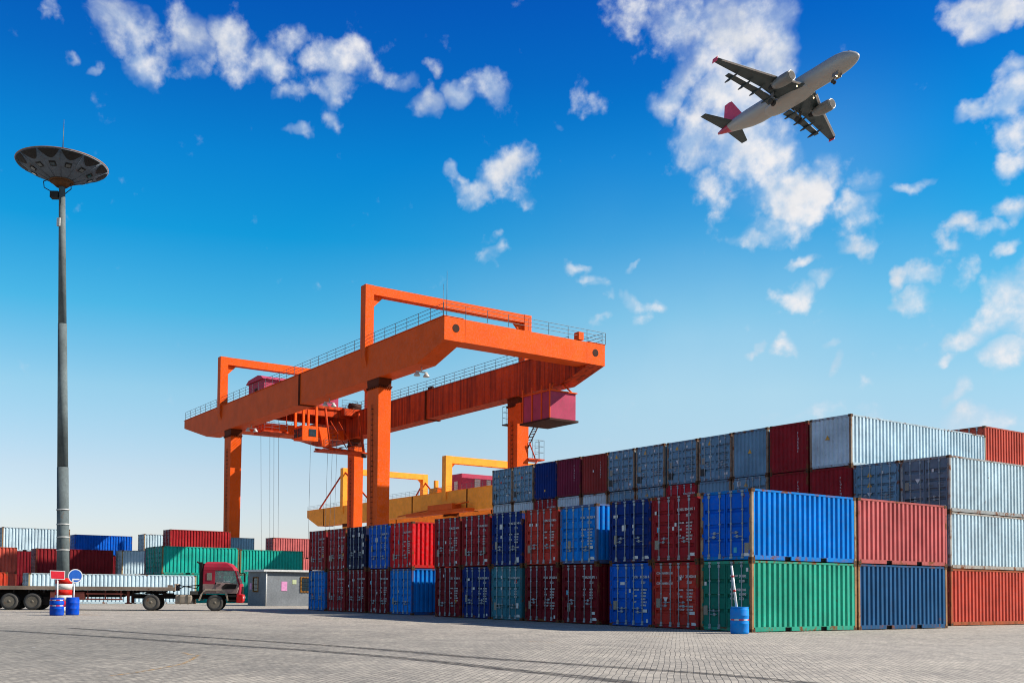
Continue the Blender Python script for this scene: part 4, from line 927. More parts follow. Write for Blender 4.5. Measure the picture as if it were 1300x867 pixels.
b = MB(); b.box(-50.2, -47.0, 3.2, 6.6, 21.2, 21.4); b.tube((-50, 3.4, 21.4), (-50, 3.4, 24.2), 0.06, 6); b.tube((-47.2, 6.4, 21.4), (-47.2, 6.4, 24.2), 0.06, 6)
sp = link('service_platform', b.mesh('service_platform', M['orange_dirty']), crane); railing(sp, [(-50.1, 3.3, 21.4), (-47.1, 3.3, 21.4), (-47.1, 6.5, 21.4)], step=1.0)
b = MB()
for x, y in ((tx - 2.2, 5.6), (tx - 2.2, 6.9), (tx - 2.2, 7.5), (tx - 2.0, 8.1), (tx + 2.0, 11.0), (tx + 2.0, 13.6), (tx + 2.0, 14.3), (tx + 2.0, 15.0)):
    b.tube((x, y, 25.0), (tx + (x - tx) * 0.9, 10 + (y - 10) * 0.92, 5.0), 0.022, 5, cap=False)
link('hoist_rope', b.mesh('hoist_rope', M['rope']), crane)
b = MB(); b.box(tx - 1.2, tx + 1.2, 5.0, 15.4, 4.4, 4.99); b.box(tx - 1.22, tx + 1.22, 4.0, 4.5, 4.2, 5.0); b.box(tx - 1.22, tx + 1.22, 15.9, 16.4, 4.2, 5.0); b.box(tx - 0.4, tx + 0.4, 4.0, 16.4, 4.5, 4.9)
link('spreader', b.mesh('spreader', M['orange_dirty']), crane)

yc, yg1, yg2 = gantry('gantry_crane', 'smaller looking yellow gantry crane far behind the orange one', -140.0, 94.7, -98.7, 25.8, 2.8, 23.3, 18.6, 20.4, 21.3, 5.0, 7.0,
    ((-26.5, 1.5, 2.8, 2.4), (-76.0, 1.5, 2.8, 2.4), (-26.5, 24.3, 2.8, 2.4), (-76.0, 24.3, 2.8, 2.4)), ((-26.9, 1.6, 1.7, 31.4, -0.3, 26.2), (-77.0, 1.6, 1.6, 33.4, -0.3, 26.2)), 31.4, (M['yellow_crane'], M['yellow_crane']), (-7.0, -18.0, -41.0, -88.0), tie=False, detail=False)
b = MB(); b.box(-35.3, -30.6, 7.0, 16.5, 23.5, 28.3); yh = link('machinery_house', b.mesh('machinery_house', M['pinkhouse'], 0.03), yc)
for q in ((-30.56, -30.5, 10.6, 12.2, 25.0, 27.2), (-30.56, -30.5, 14.0, 15.2, 25.0, 27.2), (-33.6, -32.2, 6.9, 6.96, 24.0, 26.6)):
    b = MB(); b.box(*q); link('louvre', b.mesh('louvre', M['lamp_white']), yh)
for ax, ay, az, bx_, by_, bz_ in ((-77, 0.4, 32.6, -91.5, 0.4, 23.4), (-77, 25.4, 31.5, -86, 25.4, 23.4), (-77, 25.4, 31.5, -66, 25.4, 23.4), (-77, 0.4, 32.6, -62, 0.4, 23.4)):
    b = MB(); b.tube((ax, ay, az), (bx_, by_, bz_), 0.22, 8); link('brace', b.mesh('brace', M['dark_red'] if 'dark_red' in M else M['orange_dirty']), yc)
b = MB(); b.box(-34.5, -31.0, 0.6, 2.4, 23.35, 24.6); b.box(-33.2, -32.4, 1.0, 1.8, 24.6, 26.4); link('cabinet', b.mesh('cabinet', M['yellow_crane']), yg1)
b = MB(); b.box(-40, -15, -2.4, -0.2, 18.2, 18.9); b.box(-30, -20, -2.6, -0.3, 18.92, 20.2); b.tube((-45, -1.6, 18.6), (-15, -1.6, 20.2), 0.14, 6); link('cable_tray', b.mesh('cable_tray', M['orange']), yg1)

# ------------------------------------------------------------------ flood-light mast
MX, MY = -33.19, -16.31
mast = thing('high_mast_lamp', 'tall grey mast with a saucer shaped lamp crown and a red and white striped base', 'lamp', (MX, MY, 0))
lean = Vector((-0.36, -0.55, 0))        # the pole leans a little
M['mast'] = worn('weathered_galvanised_mast', (0.14, 0.17, 0.175), 0.35, 0.7, True, 0.1, 0.35, (0.10, 0.07, 0.05), metal=0.0)
def mp_(z): return lean * (z / 24.0) + Vector((0, 0, z))
b = MB()
for z0, z1, r0, r1 in ((0, 7.9, 0.34, 0.30), (7.9, 15.8, 0.285, 0.235), (15.8, 23.6, 0.22, 0.165)):
    b.tube(mp_(z0), mp_(z1), r0, 20, r1)
link('pole', b.mesh('pole', M['mast']), mast)
b = MB()
for z in (3.35, 4.05, 4.75, 5.55): b.tube(mp_(z), mp_(z + 0.06), 0.345, 20)
link('clamp_ring', b.mesh('clamp_ring', M['lamp_white']), mast)
M['dred'] = worn('red_base_paint', (0.60, 0.02, 0.015), 0.1, 0.5, True, 0.3, 0.15)
M['dwhite'] = worn('white_base_paint', (0.68, 0.66, 0.62), 0.1, 0.5, True, 0.0, 0.15)
for i in range(6):
    z0 = i * 0.31; b = MB(); b.lathe([(0.44, z0), (0.44, z0 + 0.308)], n=28); b_ = link('painted_base_band', b.mesh('painted_base_band', M['dwhite'] if i % 2 == 0 else M['dred']), mast)
dz = mp_(24.35)
crown = link('lamp_crown', None, mast, None, dz)
crown.rotation_euler = Matrix.Rotation(R(0.8), 3, Vector((-0.839, 0.545, 0))).to_euler()
M['crown'] = worn('weathered_grey_shade', (0.14, 0.175, 0.22), 0.5, 0.5, True, 0.3, 0.35)
M['crown_rim'] = worn('rusty_crown_rim', (0.42, 0.22, 0.12), 0.9, 0.6, False, 0.3, 0.4)
b = MB(); n = 48; RR = 2.42
b.lathe([(0.55, -0.62), (1.0, -0.42), (1.7, -0.10), (RR, 0.28)], n=n)
shade = link('shade', b.mesh('shade', M['crown']), crown)
b = MB(); b.lathe([(RR, 0.285), (RR + 0.03, 0.33), (RR - 0.1, 0.38), (1.6, 0.62), (0.9, 0.78), (0.8, 0.98), (0.3, 1.05), (0.0, 1.05)], n=n)
link('roof', b.mesh('roof', M['crown_rim']), crown)
b = MB(); b.lathe([(0.62, -0.66), (0.66, -0.60), (0.56, -0.58)], n=24); b.lathe([(0.3, -0.9), (0.58, -0.66), (0.0, -0.6)], n=24); link('hub', b.mesh('hub', M['casting']), crown)
def on_cone(r): # underside height
    if r < 1.0: return -0.62 + (r - 0.55) * 0.2 / 0.45
    if r < 1.7: return -0.42 + (r - 1.0) * 0.32 / 0.7
    return -0.10 + (r - 1.7) * 0.38 / (RR - 1.7)
for i in range(12):
    a0 = 2 * math.pi * i / 12
    b = MB(); vs = []
    for k in range(13):        # dark scalloped opening at the rim
        f_ = k / 12; a = a0 + (f_ - 0.5) * 0.48; rr = RR - 0.05 - 0.52 * math.sin(math.pi * f_) ** 0.8
        vs.append((rr * math.cos(a), rr * math.sin(a), on_cone(rr) - 0.02))
    for k in range(12, -1, -1):
        f_ = k / 12; a = a0 + (f_ - 0.5) * 0.48; rr = RR - 0.03
        vs.append((rr * math.cos(a), rr * math.sin(a), on_cone(rr) - 0.02))
    b.add(vs, [(k, k + 1, 24 - k, 25 - k) for k in range(12)])
    link('rim_opening', b.mesh('rim_opening', M['seal']), shade)
    a1 = a0 + math.pi / 12
    b = MB(); q = []
    for rr, da in ((1.35, -0.12), (1.35, 0.12), (1.68, 0.105), (1.68, -0.105)): q.append((rr * math.cos(a0 + da), rr * math.sin(a0 + da), on_cone(rr) - 0.03))
    b.add(q, [(0, 1, 2, 3)])
    lm = link('lamp', b.mesh('lamp', M['seal']), shade)
    b = MB(); q = []
    for rr, da in ((1.42, -0.085), (1.42, 0.085), (1.61, 0.075), (1.61, -0.075)): q.append((rr * math.cos(a0 + da), rr * math.sin(a0 + da), on_cone(rr) - 0.05))
    b.add(q, [(0, 1, 2, 3)]); link('lamp_glass', b.mesh('lamp_glass', M['glass_dark']), shade)
    b = MB(); b.tube((0.66 * math.cos(a1), 0.66 * math.sin(a1), on_cone(0.66) - 0.02), (2.3 * math.cos(a1), 2.3 * math.sin(a1), on_cone(2.3) - 0.02), 0.018, 5); link('seam_rib', b.mesh('seam_rib', M['crown']), shade)
b = MB(); b.tube((0, 0, 1.0), (0.0, 0.0, 2.9), 0.035, 6, 0.012); link('lightning_rod', b.mesh('lightning_rod', M['rail_steel']), crown)
b = MB(); b.box(-0.55, -0.1, -0.2, 0.2, -1.55, -1.2); b.path([(-0.5, 0, -1.2), (-0.95, 0, -0.95), (-1.0, 0, -0.6), (-0.7, 0, -0.5)], 0.025); b.path([(0.2, 0, -1.3), (0.55, 0, -1.0), (0.5, 0, -0.6)], 0.025)
bx = link('winch_box', b.mesh('winch_box', M['seal']), crown, None, None, (0, 0, R(57)))
b = MB(); b.box(0.10, 0.22, -0.1, 0.1, -3.0, -2.55); link('tag_plate', b.mesh('tag_plate', M['lamp_white']), mast, None, mp_(24.2), (0, 0, R(-50)))

# ------------------------------------------------------------------ barrels and signs
M['barrel'] = worn('blue_plastic', (0.008, 0.085, 0.60), 0.0, 0.35, False, 0.2, 0.15, bumps=0.03)
M['barrel_light'] = worn('sun_bleached_blue_plastic', (0.025, 0.29, 0.85), 0.0, 0.4, False, 0.2, 0.15, bumps=0.03)
M['rflx_r'] = plain('red_reflective_tape', (0.65, 0.015, 0.02), 0.35)
M['rflx_w'] = plain('white_reflective_tape', (0.75, 0.75, 0.75), 0.35)
M['sign_red'] = plain('red_sign_face', (0.72, 0.012, 0.03), 0.35, 0, 0.06)
M['sign_blue'] = plain('blue_sign_face', (0.012, 0.12, 0.55), 0.35, 0, 0.06)
M['sign_white'] = plain('white_sign_paint', (0.8, 0.8, 0.8), 0.4, 0, 0.05)
def barrel(label, x, y, r, h, mat, bands):
    t = thing('plastic_barrel', label, 'barrel', (x, y, 0), random.uniform(0, 6), 'blue barrels holding posts')
    b = MB(); p = [(r * 0.90, 0.0), (r * 0.97, 0.03 * h), (r, 0.1 * h), (r, 0.36 * h), (r * 1.03, 0.38 * h), (r, 0.40 * h), (r, 0.66 * h), (r * 1.03, 0.68 * h), (r, 0.70 * h), (r * 0.99, 0.9 * h), (r * 0.93, 0.96 * h)]
    b.lathe(p, n=36); link('drum', b.mesh('drum', mat), t)
    b = MB(); b.lathe([(r * 0.93, 0.962 * h), (r * 0.95, 0.975 * h), (r * 0.95, h), (r * 0.88, h), (r * 0.86, 0.975 * h), (0.0, 0.97 * h)], n=36); link('lid', b.mesh('lid', mat), t)
    for z, hh in bands:
        for i in range(12):
            b = MB(); vs = []
            for k in range(5):
                a = 2 * math.pi * (i + k / 4) / 12; c, s = math.cos(a) * (r + 0.004), math.sin(a) * (r + 0.004); vs += [(c, s, z * h), (c, s, z * h + hh)]
            b.add(vs, [(2 * k, 2 * k + 2, 2 * k + 3, 2 * k + 1) for k in range(4)])
            link('reflective_tape', b.mesh('reflective_tape', M['rflx_r'] if i % 2 else M['rflx_w']), t)
    return t
BL = (-27.1, -17.95); BR_ = (-27.62, -17.1)
barrel('blue plastic barrel with two bands of red and white tape, holding the red sign', BL[0], BL[1], 0.33, 0.86, M['barrel'], ((0.53, 0.05), (0.84, 0.05)))
barrel('plain blue plastic barrel holding the round blue sign in front of the mast', BR_[0], BR_[1], 0.32, 0.88, M['barrel'], ())
barrel('lighter blue barrel with one red and white tape at the green container corner', 0.52, -1.25, 0.315, 0.93, M['barrel_light'], ((0.50, 0.045),))
YAWR = Matrix.Rotation(R(57), 4, 'Z')     # signs face the open yard
def sign(label, x, y, kind):
    t = thing('traffic_sign', label, 'sign', (x, y, 0.0), R(88))
    b = MB(); top = 1.75 if kind == 'red' else 1.72
    b.tube((0.02, 0, 0.0), (0.0 if kind == 'red' else 0.07, 0, 2.0), 0.038, 10); link('post', b.mesh('post', M['sign_white']), t)
    if kind == 'red':
        b = MB(); b.prism([(-0.33, 1.76), (0.33, 1.74), (0.33, 2.16), (-0.37, 2.18)], 'y', -0.075, -0.045); f_ = link('panel', b.mesh('panel', M['sign_white']), t)
        b = MB(); b.prism([(-0.30, 1.79), (0.30, 1.77), (0.30, 2.13), (-0.34, 2.15)], 'y', -0.08, -0.0755); link('face', b.mesh('face', M['sign_red']), f_)
    else:
        zc = 1.93
        b = MB(); b.lathe([(0.345, -0.045), (0.345, -0.07)], (0.09, 0, zc), 'y', 36, False); f_ = link('panel', b.mesh('panel', M['sign_white']), t)
        b = MB(); b.lathe([(0.30, -0.0705), (0.30, -0.075)], (0.09, 0, zc), 'y', 36, False); link('face', b.mesh('face', M['sign_blue']), f_)
        b = MB(); b.box(-0.06, 0.28, -0.081, -0.0755, zc - 0.20, zc - 0.13); b.box(-0.06, 0.0, -0.081, -0.0755, zc - 0.30, zc - 0.20); link('arrow', b.mesh('arrow', M['sign_white']), f_)
sign('red rectangular sign on a white post rising from the taped blue barrel', BL[0], BL[1], 'red')
sign('round blue sign with a white bent bar on a leaning white post', BR_[0], BR_[1], 'blue')
t = thing('marker_pole', 'white pole with red bands leaning out of the barrel at the green container', 'pole', (0.52, -1.25, 0.0))
b = MB(); dv = Vector((-0.08, -0.08, 1.0)); b.tube((0, 0, 0.05), dv * 2.35, 0.045, 10, 0.04); link('pole', b.mesh('pole', M['sign_white']), t)
for z in (1.45, 1.95):
    b = MB(); b.tube(dv * z, dv * (z + 0.07), 0.048, 10); link('red_band', b.mesh('red_band', M['rflx_r']), t)

# ------------------------------------------------------------------ guard booth
bt = thing('guard_booth', 'small grey guard cabin with barred orange window under a thin flat roof', 'cabin', (-50.55, 2.77, 0))
M['booth'] = worn('grey_booth_wall', (0.25, 0.27, 0.29), 0.1, 0.7, True, 0.0, 0.2)
M['booth_trim'] = plain('white_trim', (0.7, 0.7, 0.68), 0.5)
M['woodframe'] = worn('orange_brown_frame', (0.34, 0.15, 0.03), 0.3, 0.55, False, 0.0, 0.2)
HB = 2.72
b = MB(); b.box(-3.6, 0, 0, 6.5, 0, HB); link('wall', b.mesh('wall', M['booth']), bt)
b = MB(); b.box(-3.9, 0.25, -0.25, 6.8, HB + 0.003, HB + 0.16); link('roof', b.mesh('roof', M['booth_trim']), bt)
b = MB(); b.tube((0.05, 0.05, 0), (0.05, 0.05, HB), 0.06, 8); link('downpipe', b.mesh('downpipe', M['booth_trim']), bt)
def booth_window(x, y, w, z0, z1, face):
    wn = link('window', None, bt)
    b = MB(); fr = MB(); br = MB()
    if face == '+x':
        b.box(0.004, 0.012, y, y + w, z0, z1)
        for a0, a1, c0, c1 in ((y, y + w, z0, z0 + 0.1), (y, y + w, z1 - 0.1, z1), (y, y + 0.1, z0 + 0.1, z1 - 0.1), (y + w - 0.1, y + w, z0 + 0.1, z1 - 0.1), (y + w / 2 - 0.05, y + w / 2 + 0.05, z0 + 0.1, z1 - 0.1)): fr.box(0.012, 0.06, a0, a1, c0, c1)
        for i in range(1, 10): br.tube((0.09, y + w * i / 10, z0), (0.09, y + w * i / 10, z1), 0.012, 5)
        for i in range(1, 4): br.tube((0.09, y, z0 + (z1 - z0) * i / 4), (0.09, y + w, z0 + (z1 - z0) * i / 4), 0.014, 5)
    else:
        b.box(x, x + w, -0.012, -0.004, z0, z1)
        for a0, a1, c0, c1 in ((x, x + w, z0, z0 + 0.1), (x, x + w, z1 - 0.1, z1), (x, x + 0.1, z0 + 0.1, z1 - 0.1), (x + w - 0.1, x + w, z0 + 0.1, z1 - 0.1)): fr.box(a0, a1, -0.06, -0.012, c0, c1)
        for i in range(1, 6): br.tube((x + w * i / 6, -0.09, z0), (x + w * i / 6, -0.09, z1), 0.012, 5)
        for i in range(1, 4): br.tube((x, -0.09, z0 + (z1 - z0) * i / 4), (x + w, -0.09, z0 + (z1 - z0) * i / 4), 0.014, 5)
    link('pane', b.mesh('pane', M['glass_dark']), wn); link('frame', fr.mesh('frame', M['woodframe']), wn); link('bar', br.mesh('bar', M['dark_steel']), wn)
booth_window(0, 3.0, 2.6, 1.1, 2.35, '+x')
booth_window(-2.5, 0, 1.1, 1.1, 2.3, '-y')
M['pink'] = plain('pink_paper', (0.75, 0.30, 0.55), 0.6)
M['notice'] = plain('pale_green_notice', (0.55, 0.62, 0.35), 0.6)
b = MB(); b.box(0.004, 0.02, 1.35, 1.85, 1.2, 1.95); link('poster', b.mesh('poster', M['pink']), bt)
b = MB(); b.box(0.004, 0.02, 2.3, 2.65, 1.75, 2.1); link('notice', b.mesh('notice', M['notice']), bt)
b = MB(); b.box(-3.2, -2.8, -0.02, -0.004, 1.3, 1.8); link('poster', b.mesh('poster', M['pink']), bt)
b = MB(); b.box(-3.55, 0.6, -0.3, 6.6, 0, 0.02); 
# ------------------------------------------------------------------ lorry and trailer
HD = math.atan2(0.839, 0.545) + R(8)
TO = Vector((-35.75, -6.7, 0))
M['cab_red'] = worn('red_cab_paint', (0.42, 0.03, 0.055), 0.05, 0.45, True, 0.1, 0.25, dirt=0.5, bumps=0.02)
M['cab_dirty'] = worn('dusty_lower_cab', (0.38, 0.26, 0.23), 0.15, 0.6, True, 0.1, 0.25, dirt=0.5, bumps=0.02)
M['bumper_red'] = worn('bright_red_bumper', (0.62, 0.02, 0.02), 0.05, 0.35, False, 0.1, 0.1, bumps=0.02)
M['tyre'] = worn('dusty_tyre', (0.085, 0.08, 0.075), 0.0, 0.8, False, 0.0, 0.3)
M['rim'] = worn('dusty_rim', (0.22, 0.19, 0.15), 0.5, 0.6, False, 0.0, 0.3)
M['chassis'] = worn('dark_chassis', (0.028, 0.022, 0.02), 0.3, 0.7, False, 0.0, 0.3)
M['deckwood'] = worn('weathered_deck_edge', (0.36, 0.27, 0.20), 0.5, 0.8, True, 0.0, 0.35)
M['tank'] = worn('dusty_tank', (0.42, 0.34, 0.26), 0.3, 0.5, False, 0.0, 0.3)
M['trail_red'] = worn('rust_red_steel', (0.28, 0.085, 0.065), 0.6, 0.7, True, 0.0, 0.3)
def glass_mat():
    m, nt, b = new_mat('cab_glass')
    n = noise(nt, objvec(nt), 3, 3)
    nt.links.new(mixn(nt, n, (0.10, 0.14, 0.15), (0.16, 0.2, 0.21)), b.inputs['Base Color'])
    b.inputs['Roughness'].default_value = 0.05; b.inputs['Transmission Weight'].default_value = 0.0; b.inputs['Alpha'].default_value = 0.45; b.inputs['Specular IOR Level'].default_value = 0.8
    return m
M['cab_glass'] = glass_mat()
def wheel(parent, x, y, r=0.50, w=0.3, s=-1, name='wheel', deep=0.10):
    """s: which side the rim faces (local y)"""
    t = link(name, None, parent, None, (x, y, r))
    b = MB(); k = 40
    pr = [(r * 0.60, -w / 2 + 0.02), (r * 0.64, -w / 2), (r * 0.94, -w / 2), (r, -w / 2 + 0.05), (r, -0.02), (r * 0.975, -0.015), (r * 0.975, 0.015), (r, 0.02), (r, w / 2 - 0.05), (r * 0.94, w / 2), (r * 0.64, w / 2), (r * 0.60, w / 2 - 0.02)]
    b.lathe(pr, axis='y', n=k); tm = b.mesh('tyre', M['tyre']); link('tyre', tm, t)
    b = MB(); e = s * w / 2
    b.lathe([(r * 0.62, e * 0.98), (r * 0.56, e * 0.92), (r * 0.50, e - s * deep), (r * 0.36, e - s * deep), (r * 0.30, e - s * deep * 0.5), (r * 0.20, e - s * deep * 0.5), (r * 0.18, e), (0.0, e)], axis='y', n=28)
    for i in range(8):
        a = 2 * math.pi * i / 8; b.lathe([(0.022, e - s * deep), (0.022, e - s * deep + s * 0.03)], (r * 0.43 * math.cos(a), 0, r * 0.43 * math.sin(a)), 'y', 6, False)
    link('rim', b.mesh('rim', M['rim']), t)
    return t
truck = thing('tractor_truck', 'dusty red cab over lorry tractor coupled to the empty flatbed trailer', 'truck', TO, HD)
# local: x forward, y left; the camera side is y < 0
WY = 1.05
for x in (0.0, -3.75):
    for s in (-1, 1):
        wheel(truck, x, s * WY, s=s, deep=0.06 if x == 0 else 0.14)
        if x < 0: wheel(truck, x, s * (WY - 0.34), s=s)
b = MB()
for s in (-1, 1): b.box(-4.9, 1.1, s * 0.42 - 0.06, s * 0.42 + 0.06, 0.72, 0.98)
for x in (-4.8, -3.0, -1.6, 0.6): b.box(x - 0.08, x + 0.08, -0.42, 0.42, 0.74, 0.96)
for x in (0.0, -3.75): b.tube((x, -1.0, 0.5), (x, 1.0, 0.5), 0.09, 10); b.lathe([(0.0, -0.3), (0.24, -0.2), (0.24, 0.2), (0.0, 0.3)], (x, 0, 0.5), 'y', 12)
b.box(-5.1, -4.4, -0.9, -0.3, 0.86, 1.0); b.box(-3.1, -2.5, -0.95, -0.45, 0.98, 1.06)
link('chassis', b.mesh('chassis', M['chassis']), truck)
b = MB(); b.lathe([(0.0, 0.16), (0.5, 0.16), (0.5, 0.10), (0.0, 0.1)], (-3.6, 0, 1.0), 'z', 24); b.prism([(-4.3, 1.0), (-2.9, 1.0), (-3.1, 1.1), (-4.1, 1.1)], 'y', -0.5, 0.5); link('fifth_wheel', b.mesh('fifth_wheel', M['chassis']), truck)
b = MB(); b.box(-2.35, -1.35, -1.15, -0.5, 0.42, 0.95)
ft = link('fuel_tank', b.mesh('fuel_tank', M['tank'], 0.09), truck)
b = MB(); b.box(-2.12, -2.04, -1.17, -0.49, 0.40, 0.97); b.box(-1.66, -1.58, -1.17, -0.49, 0.40, 0.97); b.box(-1.5, -1.0, -1.05, -0.55, 0.98, 1.2); link('strap', b.mesh('strap', M['rim']), ft)
b = MB(); b.box(-2.35, -1.35, 0.5, 1.15, 0.42, 0.95); link('fuel_tank', b.mesh('fuel_tank', M['tank'], 0.09), truck)
b = MB()
for p in ([(-2.6, -0.2, 1.15), (-2.3, -0.2, 1.55), (-1.2, -0.1, 1.35), (-0.85, 0.0, 1.9)], [(-2.6, 0.1, 1.15), (-2.0, 0.1, 1.45), (-0.85, 0.2, 1.6)]): b.path([Vector(q) for q in p], 0.03)
link('air_hose', b.mesh('air_hose', M['chassis']), truck)
# cab: lofted shell
def shell(name, secs, mat, parent):
    """secs: list of (z, x_back, x_front, half_width, inset front)"""
    b = MB(); v = []
    for (z, xb, xf, hw, ch) in secs:
        v += [(xb, -hw, z), (xf - ch, -hw, z), (xf, -hw + ch * 1.2, z), (xf, hw - ch * 1.2, z), (xf - ch, hw, z), (xb, hw, z)]
    n = len(secs); f_ = []
    for i in range(n - 1):
        for k in range(6): f_.append((i * 6 + k, i * 6 + (k + 1) % 6, (i + 1) * 6 + (k + 1) % 6, (i + 1) * 6 + k))
    f_ += [tuple(range(6))[::-1], tuple((n - 1) * 6 + k for k in range(6))]
    b.add(v, f_)
    return link(name, b.mesh(name, mat, 0.025), parent)
lower = shell('cab_lower', [(1.06, -0.72, 1.42, 1.18, 0.14), (1.32, -0.74, 1.50, 1.20, 0.14), (1.62, -0.74, 1.50, 1.20, 0.13)], M['cab_dirty'], truck)
# pillars, header and roof of the upper cab; the glass fills the openings
b = MB()
b.prism([(-0.74, 1.62), (-0.02, 1.62), (-0.02, 2.45), (-0.70, 2.45)], 'y', -1.19, -1.15); b.prism([(-0.74, 1.62), (-0.02, 1.62), (-0.02, 2.45), (-0.70, 2.45)], 'y', 1.15, 1.19)
for s in (-1, 1):
    y0, y1 = (s * 1.19, s * 1.13) if s < 0 else (1.13, 1.19)
    b.prism([(1.36, 1.62), (1.49, 1.62), (1.24, 2.45), (1.14, 2.45)], 'y', y0, y1)
b.box(-0.745, -0.70, -1.15, 1.15, 1.62, 2.45)
up = link('cab_frame', b.mesh('cab_frame', M['cab_red'], 0.012), truck)
shell('cab_roof', [(2.45, -0.72, 1.26, 1.19, 0.12), (2.66, -0.70, 1.14, 1.17, 0.14), (2.88, -0.64, 0.92, 1.08, 0.2), (2.98, -0.5, 0.6, 0.9, 0.2)], M['cab_red'], truck)
shell('cab_front', [(1.00, 1.30, 1.53, 1.16, 0.1), (1.35, 1.42, 1.56, 1.17, 0.1), (1.66, 1.42, 1.55, 1.17, 0.1)], M['cab_red'], truck)
for s in (-1, 1):
    b = MB(); y = s * 1.16; b.prism([(-0.02, 1.72), (1.37, 1.66), (1.15, 2.45), (-0.02, 2.45)], 'y', y - 0.008, y + 0.008)
    link('side_window', b.mesh('side_window', M['cab_glass']), truck)
b = MB(); b.add([(1.485, -1.08, 1.63), (1.485, 1.08, 1.63), (1.235, 1.04, 2.46), (1.235, -1.04, 2.46)], [(0, 1, 2, 3)]); link('windscreen', b.mesh('windscreen', M['cab_glass']), truck)
dr = MB(); dr.prism([(0.06, 1.13), (0.98, 1.13), (1.28, 1.42), (1.36, 1.68), (0.06, 1.74)], 'y', -1.222, -1.203)
door = link('door', dr.mesh('door', M['cab_dirty'], 0.006), truck)
b = MB(); b.box(0.14, 0.32, -1.25, -1.222, 1.58, 1.63); link('handle', b.mesh('handle', M['chassis']), door)
b = MB(); b.prism([(0.42, 1.32), (1.2, 1.34), (1.3, 1.62), (0.62, 1.66), (0.42, 1.5)], 'y', -1.232, -1.2225); link('door_panel', b.mesh('door_panel', M['chassis']), door)
b = MB(); b.box(-0.50, -0.20, -1.205, -1.191, 1.86, 2.30); sw = link('sleeper_window', b.mesh('sleeper_window', M['plate']), truck)
b = MB(); b.prism([(-0.74, 1.05), (-0.70, 1.12), (-0.52, 1.22), (0.42, 1.22), (0.62, 1.0), (0.72, 0.62), (0.80, 0.62), (0.72, 1.1), (0.5, 1.32), (-0.6, 1.32), (-0.86, 1.0), (-1.0, 0.62), (-0.90, 0.62)], 'y', -1.23, -0.85)
link('mudguard', b.mesh('mudguard', M['tank'], 0.01), truck)
b = MB(); b.prism([(-0.74, 1.05), (-0.52, 1.22), (0.42, 1.22), (0.72, 0.62), (0.80, 0.62), (0.5, 1.32), (-0.6, 1.32), (-1.0, 0.62), (-0.90, 0.62)], 'y', 0.85, 1.23); link('mudguard', b.mesh('mudguard', M['tank']), truck)
b = MB(); b.box(0.74, 1.3, -1.2, -0.8, 0.86, 0.98); b.box(0.76, 1.28, -1.2, -0.8, 0.60, 0.70); b.box(0.74, 1.25, -0.85, 0.85, 0.55, 1.05); link('step', b.mesh('step', M['chassis']), truck)
b = MB(); b.prism([(1.26, 0.52), (1.60, 0.50), (1.66, 0.62), (1.64, 1.0), (1.26, 1.02)], 'y', -1.2, 1.2); bm_ = link('bumper', b.mesh('bumper', M['bumper_red'], 0.03), truck)
for s in (-1, 1):
    b = MB(); b.lathe([(0.10, 1.645), (0.10, 1.675), (0.0, 1.69)], (0, s * 0.88, 0.80), 'x', 16); link('headlight', b.mesh('headlight', M['lamp_white']), bm_)
b = MB(); b.box(1.53, 1.60, -0.95, 0.95, 1.08, 1.5); link('grille', b.mesh('grille', M['chassis']), truck)
b = MB(); b.path([Vector((1.45, -1.2, 2.3)), Vector((1.75, -1.32, 2.32)), Vector((1.76, -1.34, 1.75))], 0.025); b.box(1.70, 1.80, -1.44, -1.22, 1.78, 2.28); link('wing_mirror', b.mesh('wing_mirror', M['chassis']), truck)
b = MB(); b.box(-0.98, -0.80, -0.9, -0.55, 1.0, 2.75); b.box(-0.95, -0.76, -1.16, -1.05, 1.0, 2.95); b.box(-0.95, -0.76, 0.5, 1.1, 1.0, 2.9); b.tube((-0.88, -1.08, 2.8), (-1.1, -1.12, 2.98), 0.05, 8); link('air_intake', b.mesh('air_intake', M['chassis'], 0.02), truck)
b = MB(); b.box(-0.68, 0.2, -1.0, 1.0, 1.1, 1.55); b.box(-0.1, 0.15, -0.9, -0.35, 1.55, 2.2); link('seat', b.mesh('seat', M['chassis']), truck)
# driver
def skin_person():
    me = bpy.data.meshes.new('person')
    J = [(0.30, -0.6, 1.56), (0.30, -0.6, 1.80), (0.32, -0.6, 2.02), (0.34, -0.6, 2.10), (0.37, -0.6, 2.22), (0.38, -0.6, 2.31), (0.33, -0.80, 1.98), (0.50, -0.86, 1.76), (0.85, -0.74, 1.82), (0.33, -0.40, 1.98), (0.50, -0.36, 1.76), (0.85, -0.46, 1.82), (0.62, -0.70, 1.55), (0.62, -0.5, 1.55)]
    E = [(0, 1), (1, 2), (2, 3), (3, 4), (4, 5), (2, 6), (6, 7), (7, 8), (2, 9), (9, 10), (10, 11), (0, 12), (0, 13)]
    rr = [0.15, 0.15, 0.13, 0.055, 0.10, 0.085, 0.075, 0.05, 0.04, 0.075, 0.05, 0.04, 0.085, 0.085]
    me.from_pydata(J, E, []); o = link('person', me)
    sk = o.modifiers.new('skin', 'SKIN'); 
    for i, s in enumerate(me.skin_vertices[0].data if me.skin_vertices else []): s.radius = (rr[i], rr[i])
    return o, rr
M['skin'] = plain('skin', (0.42, 0.24, 0.16), 0.6); M['shirt'] = plain('pale_blue_shirt', (0.35, 0.42, 0.5), 0.8); M['hair'] = plain('black_hair', (0.015, 0.012, 0.01), 0.6)
per = thing('person', 'driver in a pale shirt at the wheel inside the red cab', 'person', TO, HD)
b = MB()
